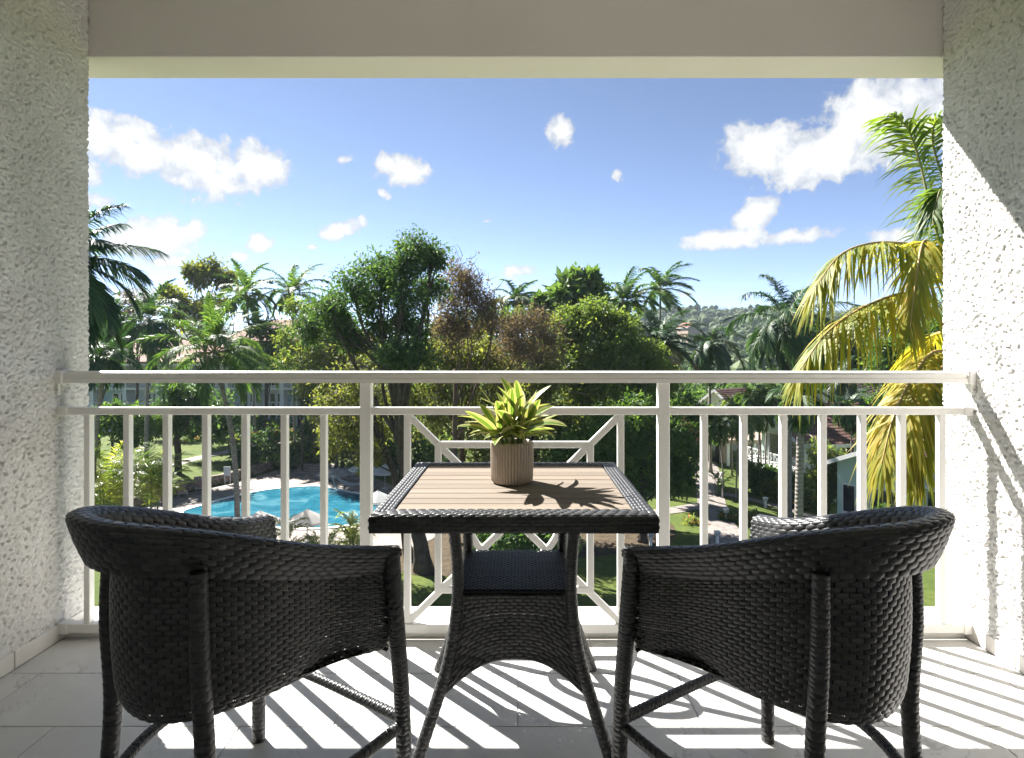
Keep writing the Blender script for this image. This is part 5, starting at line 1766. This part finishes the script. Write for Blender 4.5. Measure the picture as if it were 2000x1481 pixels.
# two-storey green cottage: its gable, with balconies, faces the path
oc = np.array([25.0, 56.0, 0.0])
ct = gable_house('pale green two-storey cottage with brown shingle roof and white balconies', oc, math.radians(-78), 8.6, 13, -3.4, 2.5, 4.9, 'wall_green', ov=1.0,
                 windows=[('f', -2.2, .9, 1.4, 2.0), ('f', 1.0, .9, 1.4, 2.0), ('f', -1.5, -1.9, 1.4, 2.0), ('r', 2.5, .9, 1.2, 1.3), ('r', 6.0, .9, 1.2, 1.3), ('r', 2.5, -1.9, 1.2, 1.4), ('r', 6.5, -1.9, 1.2, 1.4), ('l', 4, .9, 1.2, 1.3)])
for z in (-.45, -3.25):
    m = MB(); m.box((0, -1.1, z - .12), (8.4, 2.2, .24)); m.build('balcony_slab', M['trim'], ct)
    rail_panel(ct, (-4.1, -2.15), (4.1, -2.15), z, 1.0, 55, step=.8)
    rail_panel(ct, (4.1, -2.15), (4.1, -.1), z, 1.0, 55, step=.8, name='side_rail')
for x in (-4.1, 0, 4.1):
    m = MB(); m.box((x, -2.15, -.5), (.16, .16, 5.6)); m.build('balcony_post', M['trim'], ct)
m = MB()
m.add([(-5.2, -2.9, 2.15), (5.2, -2.9, 2.15), (5.2, .4, 2.3), (0, .4, 4.85), (-5.2, .4, 2.3), (0, -2.9, 4.7)], [np.array([[0, 5, 3, 4]]), np.array([[5, 1, 2, 3]])])
m.build('porch_roof', M['shingle'], ct)
m = MB(); m.bar((-5.25, -2.95, 2.08), (0, -2.95, 4.66), .09, .32); m.bar((0, -2.952, 4.66), (5.25, -2.952, 2.08), .09, .32); m.build('porch_fascia', M['trim'], ct)

oc = np.array([24.7, 42.3, 0.0])
c2 = gable_house('low white-gabled cottage near the right wall', oc, math.radians(-57), 5.0, 8, -3.4, 1.95, 3.05, 'wall_green', ov=.6, windows=[('f', .9, -.6, 1.6, 1.9), ('f', -1.6, -.7, .8, 1.9), ('r', 3, -.4, 1.8, 1.5)])
m = MB(); m.box((3.9, 2.2, .95), (2.6, 4.6, .14), rot=np.array([[.97, 0, .24], [0, 1, 0], [-.24, 0, .97]])); m.build('awning', M['trim'], c2)
for x in (.4, 4.2):
    m = MB(); m.box((5.0, x, -1.5), (.16, .16, 3.6)); m.build('porch_post', M['trim'], c2)
rail_panel(c2, (-2.6, -1.2), (2.6, -1.2), -3.3, 1.0, 41, step=.8, name='porch_rail')

gable_house('brown-roofed cottage far back beside the railing post', (footp(1400, 80)[0], 80, 0), math.radians(-55), 7.0, 9, -3, 2.0, 4.6, 'wall_white', ov=.6, windows=[('f', 0, .4, 1.2, 1.3)])
gable_house('brown shingled house with white gable behind the green cottage', (footp(1650, 78)[0], 78, 0), math.radians(-40), 7.4, 10, -3, 3.4, 6.2, 'wall_white', ov=.6, windows=[('f', 0, 1.6, 1.2, 1.3), ('r', 3, 1.6, 1.2, 1.3)])
gable_house('small orange-roofed house on the far wooded slope', (footp(1356, 330)[0], 330, 19.0), math.radians(20), 8, 10, -6, 2.5, 5.2, 'wall_tan', roof='terracotta', courses=8)

# low garden pavilion at the end of the path
pv = empty('garden_pavilion', footp(1436, 70), label='low peach pavilion with flat eaves at the end of the path', cat='pavilion')
m = MB(); m.box((0, 2, 1.3), (9, 4, 2.6)); m.build('wall', M['wall_tan'], pv)
m = MB(); m.box((0, .8, 2.85), (10, 6.4, .42), bev=.03); m.build('roof', M['wall_tan'], pv)
for x in (-4.4, -1.5, 1.5, 4.4):
    m = MB(); m.box((x, -1.9, 1.32), (.3, .3, 2.64)); m.build('post', M['trim'], pv)
for x in (-2.6, 0.2, 2.8):
    m = MB(); m.box((x, -.02, 1.15), (1.5, .08, 2.1)); m.build('doorway', M['glass'], pv)


# ------------------------------------------------------------------ terrace furniture, lamps, small things
def lounger(loc, rz, label):
    t = empty('sun_lounger', loc, rz, label, 'sun lounger', 'sun loungers by the pool')
    m = MB(); m.bar((-.32, 0, .32), (-.32, 1.3, .32), .05, .05); m.bar((.32, 0, .32), (.32, 1.3, .32), .05, .05); m.bar((-.32, 0, .32), (.32, 0, .32), .05, .05)
    m.build('frame', M['metal'], t)
    m = MB(); m.box((0, .65, .36), (.6, 1.3, .03), bev=.01); m.build('seat', M['lounger'], t)
    m = MB(); m.box((0, 1.62, .66), (.6, .95, .03), rot=np.array([[1, 0, 0], [0, .72, -.69], [0, .69, .72]]), bev=.01); m.build('backrest', M['lounger'], t)
    for x in (-.3, .3):
        for y in (.15, 1.2):
            m = MB(); m.box((x, y, .16), (.05, .05, .32)); m.build('leg', M['metal'], t)


lounger(gpt(358, 972), math.radians(35), 'rose sun lounger nearest the areca palms beside the pool')
lounger(gpt(392, 962), math.radians(35), 'rose sun lounger next to the leaning coconut trunk')
lounger(gpt(322, 988), math.radians(35), 'rose sun lounger half hidden by the orange-tinged areca clump')


def parasol(p, r, h, label, seed=0):
    t = empty('parasol', p, 0.3 * seed, label, 'parasol', 'white parasols by the pool')
    m = MB(); m.tube([(0, 0, 0), (0, 0, h + .1)], .03, 8); m.build('pole', M['metal'], t)
    m = MB(); n = 8
    th = np.arange(n) * 2 * math.pi / n
    top = np.array([[0, 0, h + .05]])
    mid = np.stack([np.cos(th) * r * .5, np.sin(th) * r * .5, np.full(n, h - .22 * r)], 1)
    rim = np.stack([np.cos(th) * r, np.sin(th) * r, np.full(n, h - .50 * r)], 1)
    val = np.stack([np.cos(th) * r, np.sin(th) * r, np.full(n, h - .50 * r - .14)], 1)
    V = np.concatenate([top, mid, rim, val]); j = np.arange(n); k = (j + 1) % n
    m.add(V, [np.stack([0 * j, 1 + j, 1 + k], 1), np.stack([1 + j, 1 + n + j, 1 + n + k, 1 + k], 1), np.stack([1 + n + j, 1 + 2 * n + j, 1 + 2 * n + k, 1 + n + k], 1)])
    m.build('canopy', M['canvas'], t)
    m = MB(); m.lathe([(0, 0), (.3, 0), (.28, .08), (.04, .1)], 12); m.build('base', M['metal'], t)


parasol(gpt(708, 948), 1.2, 2.1, 'white parasol left of the crooked trunk, beyond the hammock', 1)
parasol(gpt(752, 955), 1.2, 2.1, 'white parasol partly behind the crooked trunk', 2)
parasol(gpt(738, 1018), 1.1, 2.1, 'white parasol at the right end of the pool by the railing post', 3)
parasol(gpt(600, 1062), 1.25, 2.1, 'white parasol in front of the pool above the low areca palms', 4)
parasol(gpt(508, 1066), 1.25, 2.1, 'white parasol at the near pool edge behind the wicker armchair', 5)


def stone_wall():
    pts = [gpt(*p) for p in [(250, 996), (372, 958), (450, 940), (530, 917), (578, 905)]]
    p = smooth_path(pts, 40)
    t = empty('stone_wall', pts[0], label='low rubble stone wall between the lawn and the pool terrace', cat='wall')
    rng = np.random.default_rng(8)
    m = MB()
    Tn = np.gradient(p, axis=0); Tn /= np.linalg.norm(Tn, axis=1)[:, None]
    L = np.r_[0, np.cumsum(np.linalg.norm(np.diff(p, axis=0), axis=1))]
    for row in range(4):
        s = rng.uniform(0, .3)
        while s < L[-1]:
            w = rng.uniform(.25, .5)
            c = np.array([np.interp(s + w / 2, L, p[:, k]) for k in range(3)]) - pts[0]
            d = np.array([np.interp(s + w / 2, L, Tn[:, k]) for k in range(3)])
            m.box(c + [0, 0, .11 + row * .21], (w * .95, .42 + rng.uniform(-.05, .05), .19), rz=math.atan2(d[1], d[0]) + rng.normal(0, .04), bev=.04)
            s += w
    m.build('stones', M['stone'], t, kind='stuff')
    q = p - pts[0]
    m = MB()
    for k in range(len(q) - 1):
        a, b = q[k] + [0, 0, .42], q[k + 1] + [0, 0, .42]
        m.bar(a, b, .3, .8)
    m.build('mortar', M['earth'], t)


stone_wall()
# raised lawn behind the wall
rl = [gpt(*p) for p in [(252, 990), (372, 955), (450, 937), (530, 914), (578, 902), (600, 880), (560, 852), (420, 846), (250, 850), (150, 900), (160, 980)]]
p = smooth_path(rl, 60, closed=True)
m = MB(); m.prism(p, G - .3, G + .72)
m.build('raised_lawn', M['lawn'], kind='structure')
ribbon('lawn_path', [gpt(*q) for q in [(330, 925), (380, 910), (450, 894), (520, 880), (575, 872)]], [1.7, 1.7], M['deck'], .736, kind='structure')

st = empty('garden_steps', gpt(605, 925), math.radians(-12), 'stone steps climbing from the pool terrace beside the low wall', 'steps')
for k in range(4):
    m = MB(); m.box((0, k * .42, .085 + k * .17), (3.0, .44, .17 + .0), bev=.01)
    m.build('step', M['deck'], st)
gt = empty('timber_railing', gpt(590, 908), label='dark timber handrail at the top of the terrace steps', cat='railing')
m = MB(); m.bar((-1.9, 1.2, 1.9), (1.9, 1.0, 1.75), .1, .12); m.bar((-1.9, 1.2, 1.4), (1.9, 1.0, 1.3), .08, .1); m.build('rail', M['dark_wood'], gt)
for x in (-1.9, 0, 1.9):
    m = MB(); m.box((x, 1.1, 1.0), (.12, .12, 2.0)); m.build('post', M['dark_wood'], gt)

sg = empty('notice_board', gpt(434, 950) + [0, 0, 0], label='blank white board standing on the lawn behind the leaning trunk', cat='board')
m = MB(); m.box((0, .9, 1.15), (.62, .06, .8), bev=.01); m.build('panel', M['trim'], sg)
for x in (-.24, .24):
    m = MB(); m.box((x, .965, .55), (.06, .06, 1.1)); m.build('post', M['trim'], sg)

hm = empty('hammock', gpt(690, 962), label='grey hammock slung on a curved stand by the pool', cat='hammock')
m = MB()
U, V = np.meshgrid(np.linspace(-1, 1, 16), np.linspace(-1, 1, 7), indexing='ij')
m.grid(np.stack([U * 1.5 * .85 + .0 * V, V * .55 * (1 - .75 * np.abs(U) ** 3) + U * .2, .55 + .62 * U ** 2 + .12 * V * V], -1)); m.build('sling', M['louvre'], hm, smooth=True)
m = MB(); m.tube(smooth_path([(-1.75, -.2, 1.45), (-1.3, -.1, .35), (0, 0, .08), (1.3, .1, .35), (1.75, .2, 1.45)], 20), .045, 7); m.build('stand', M['metal'], hm, smooth=True)
for s in (-1, 1):
    m = MB(); m.tube([(s * 1.27, s * .18, 1.15), (s * 1.72, s * .2, 1.42)], .02, 5); m.build('rope', M['canvas'], hm)

rk = MB()
rng = np.random.default_rng(4)
bmx = bmesh.new(); bmesh.ops.create_icosphere(bmx, subdivisions=3, radius=1); bmx.verts.index_update()
IV = np.array([v.co[:] for v in bmx.verts]); IF = np.array([[v.index for v in q.verts] for q in bmx.faces]); bmx.free()
g0 = gpt(668, 935)
rk.add((IV * (1 + .16 * np.sin(IV @ rng.normal(0, 3, 3))[:, None] + .08 * np.sin(IV @ rng.normal(0, 8, 3))[:, None])) * [2.2, 1.1, .75] + [0, 0, .35], IF)
o = rk.build('boulder', M['rock'], label='low grey boulder beside the hammock', cat='rock', smooth=False)
o.location = g0


def bollard(p, label):
    t = empty('path_lamp', p, 0, label, 'lamp', 'white lamps along the garden paths')
    m = MB(); m.box((0, 0, .28), (.16, .16, .56), bev=.01); m.build('post', M['lamp'], t)
    m = MB(); m.box((0, 0, .66), (.24, .24, .20), bev=.01); m.build('louvre', M['lamp_dark'], t)
    for z in (.60, .66, .72):
        m = MB(); m.box((0, 0, z), (.30, .30, .025)); m.build('fin', M['lamp'], t)
    m = MB(); m.box((0, 0, .80), (.36, .36, .08), bev=.02); m.build('cap', M['lamp'], t)


for (px, py, lab) in [(1337, 966, 'white path lamp on the shaded lawn left of the path'), (1410, 940, 'white path lamp on the lawn between the slim palms'), (1495, 992, 'white path lamp beside the cottage path'),
                      (1418, 1016, 'white path lamp above the flower bed at the fork'), (1271, 1066, 'white path lamp seen beside the table corner'), (1401, 1064, 'white path lamp low at the near path edge')]:
    bollard(gpt(px, py), lab)


# ------------------------------------------------------------------ air
m = MB()
m.box((0, 3000, 80), (13000, 12400, 176))
hz = bpy.data.materials.new('haze_air')
hz.use_nodes = True
t = NT(hz.node_tree)
for nd in list(hz.node_tree.nodes):
    if nd.type != 'OUTPUT_MATERIAL': hz.node_tree.nodes.remove(nd)
vol = t.n('ShaderNodeVolumePrincipled')
vol.inputs['Color'].default_value = (.74, .86, 1.0, 1)
vol.inputs['Density'].default_value = 0.00017
vol.inputs['Anisotropy'].default_value = 0.2
t.l(vol.outputs[0], hz.node_tree.nodes['Material Output'].inputs['Volume'])
m.build('haze', hz, kind='stuff', label='thin bluish haze over the valley')
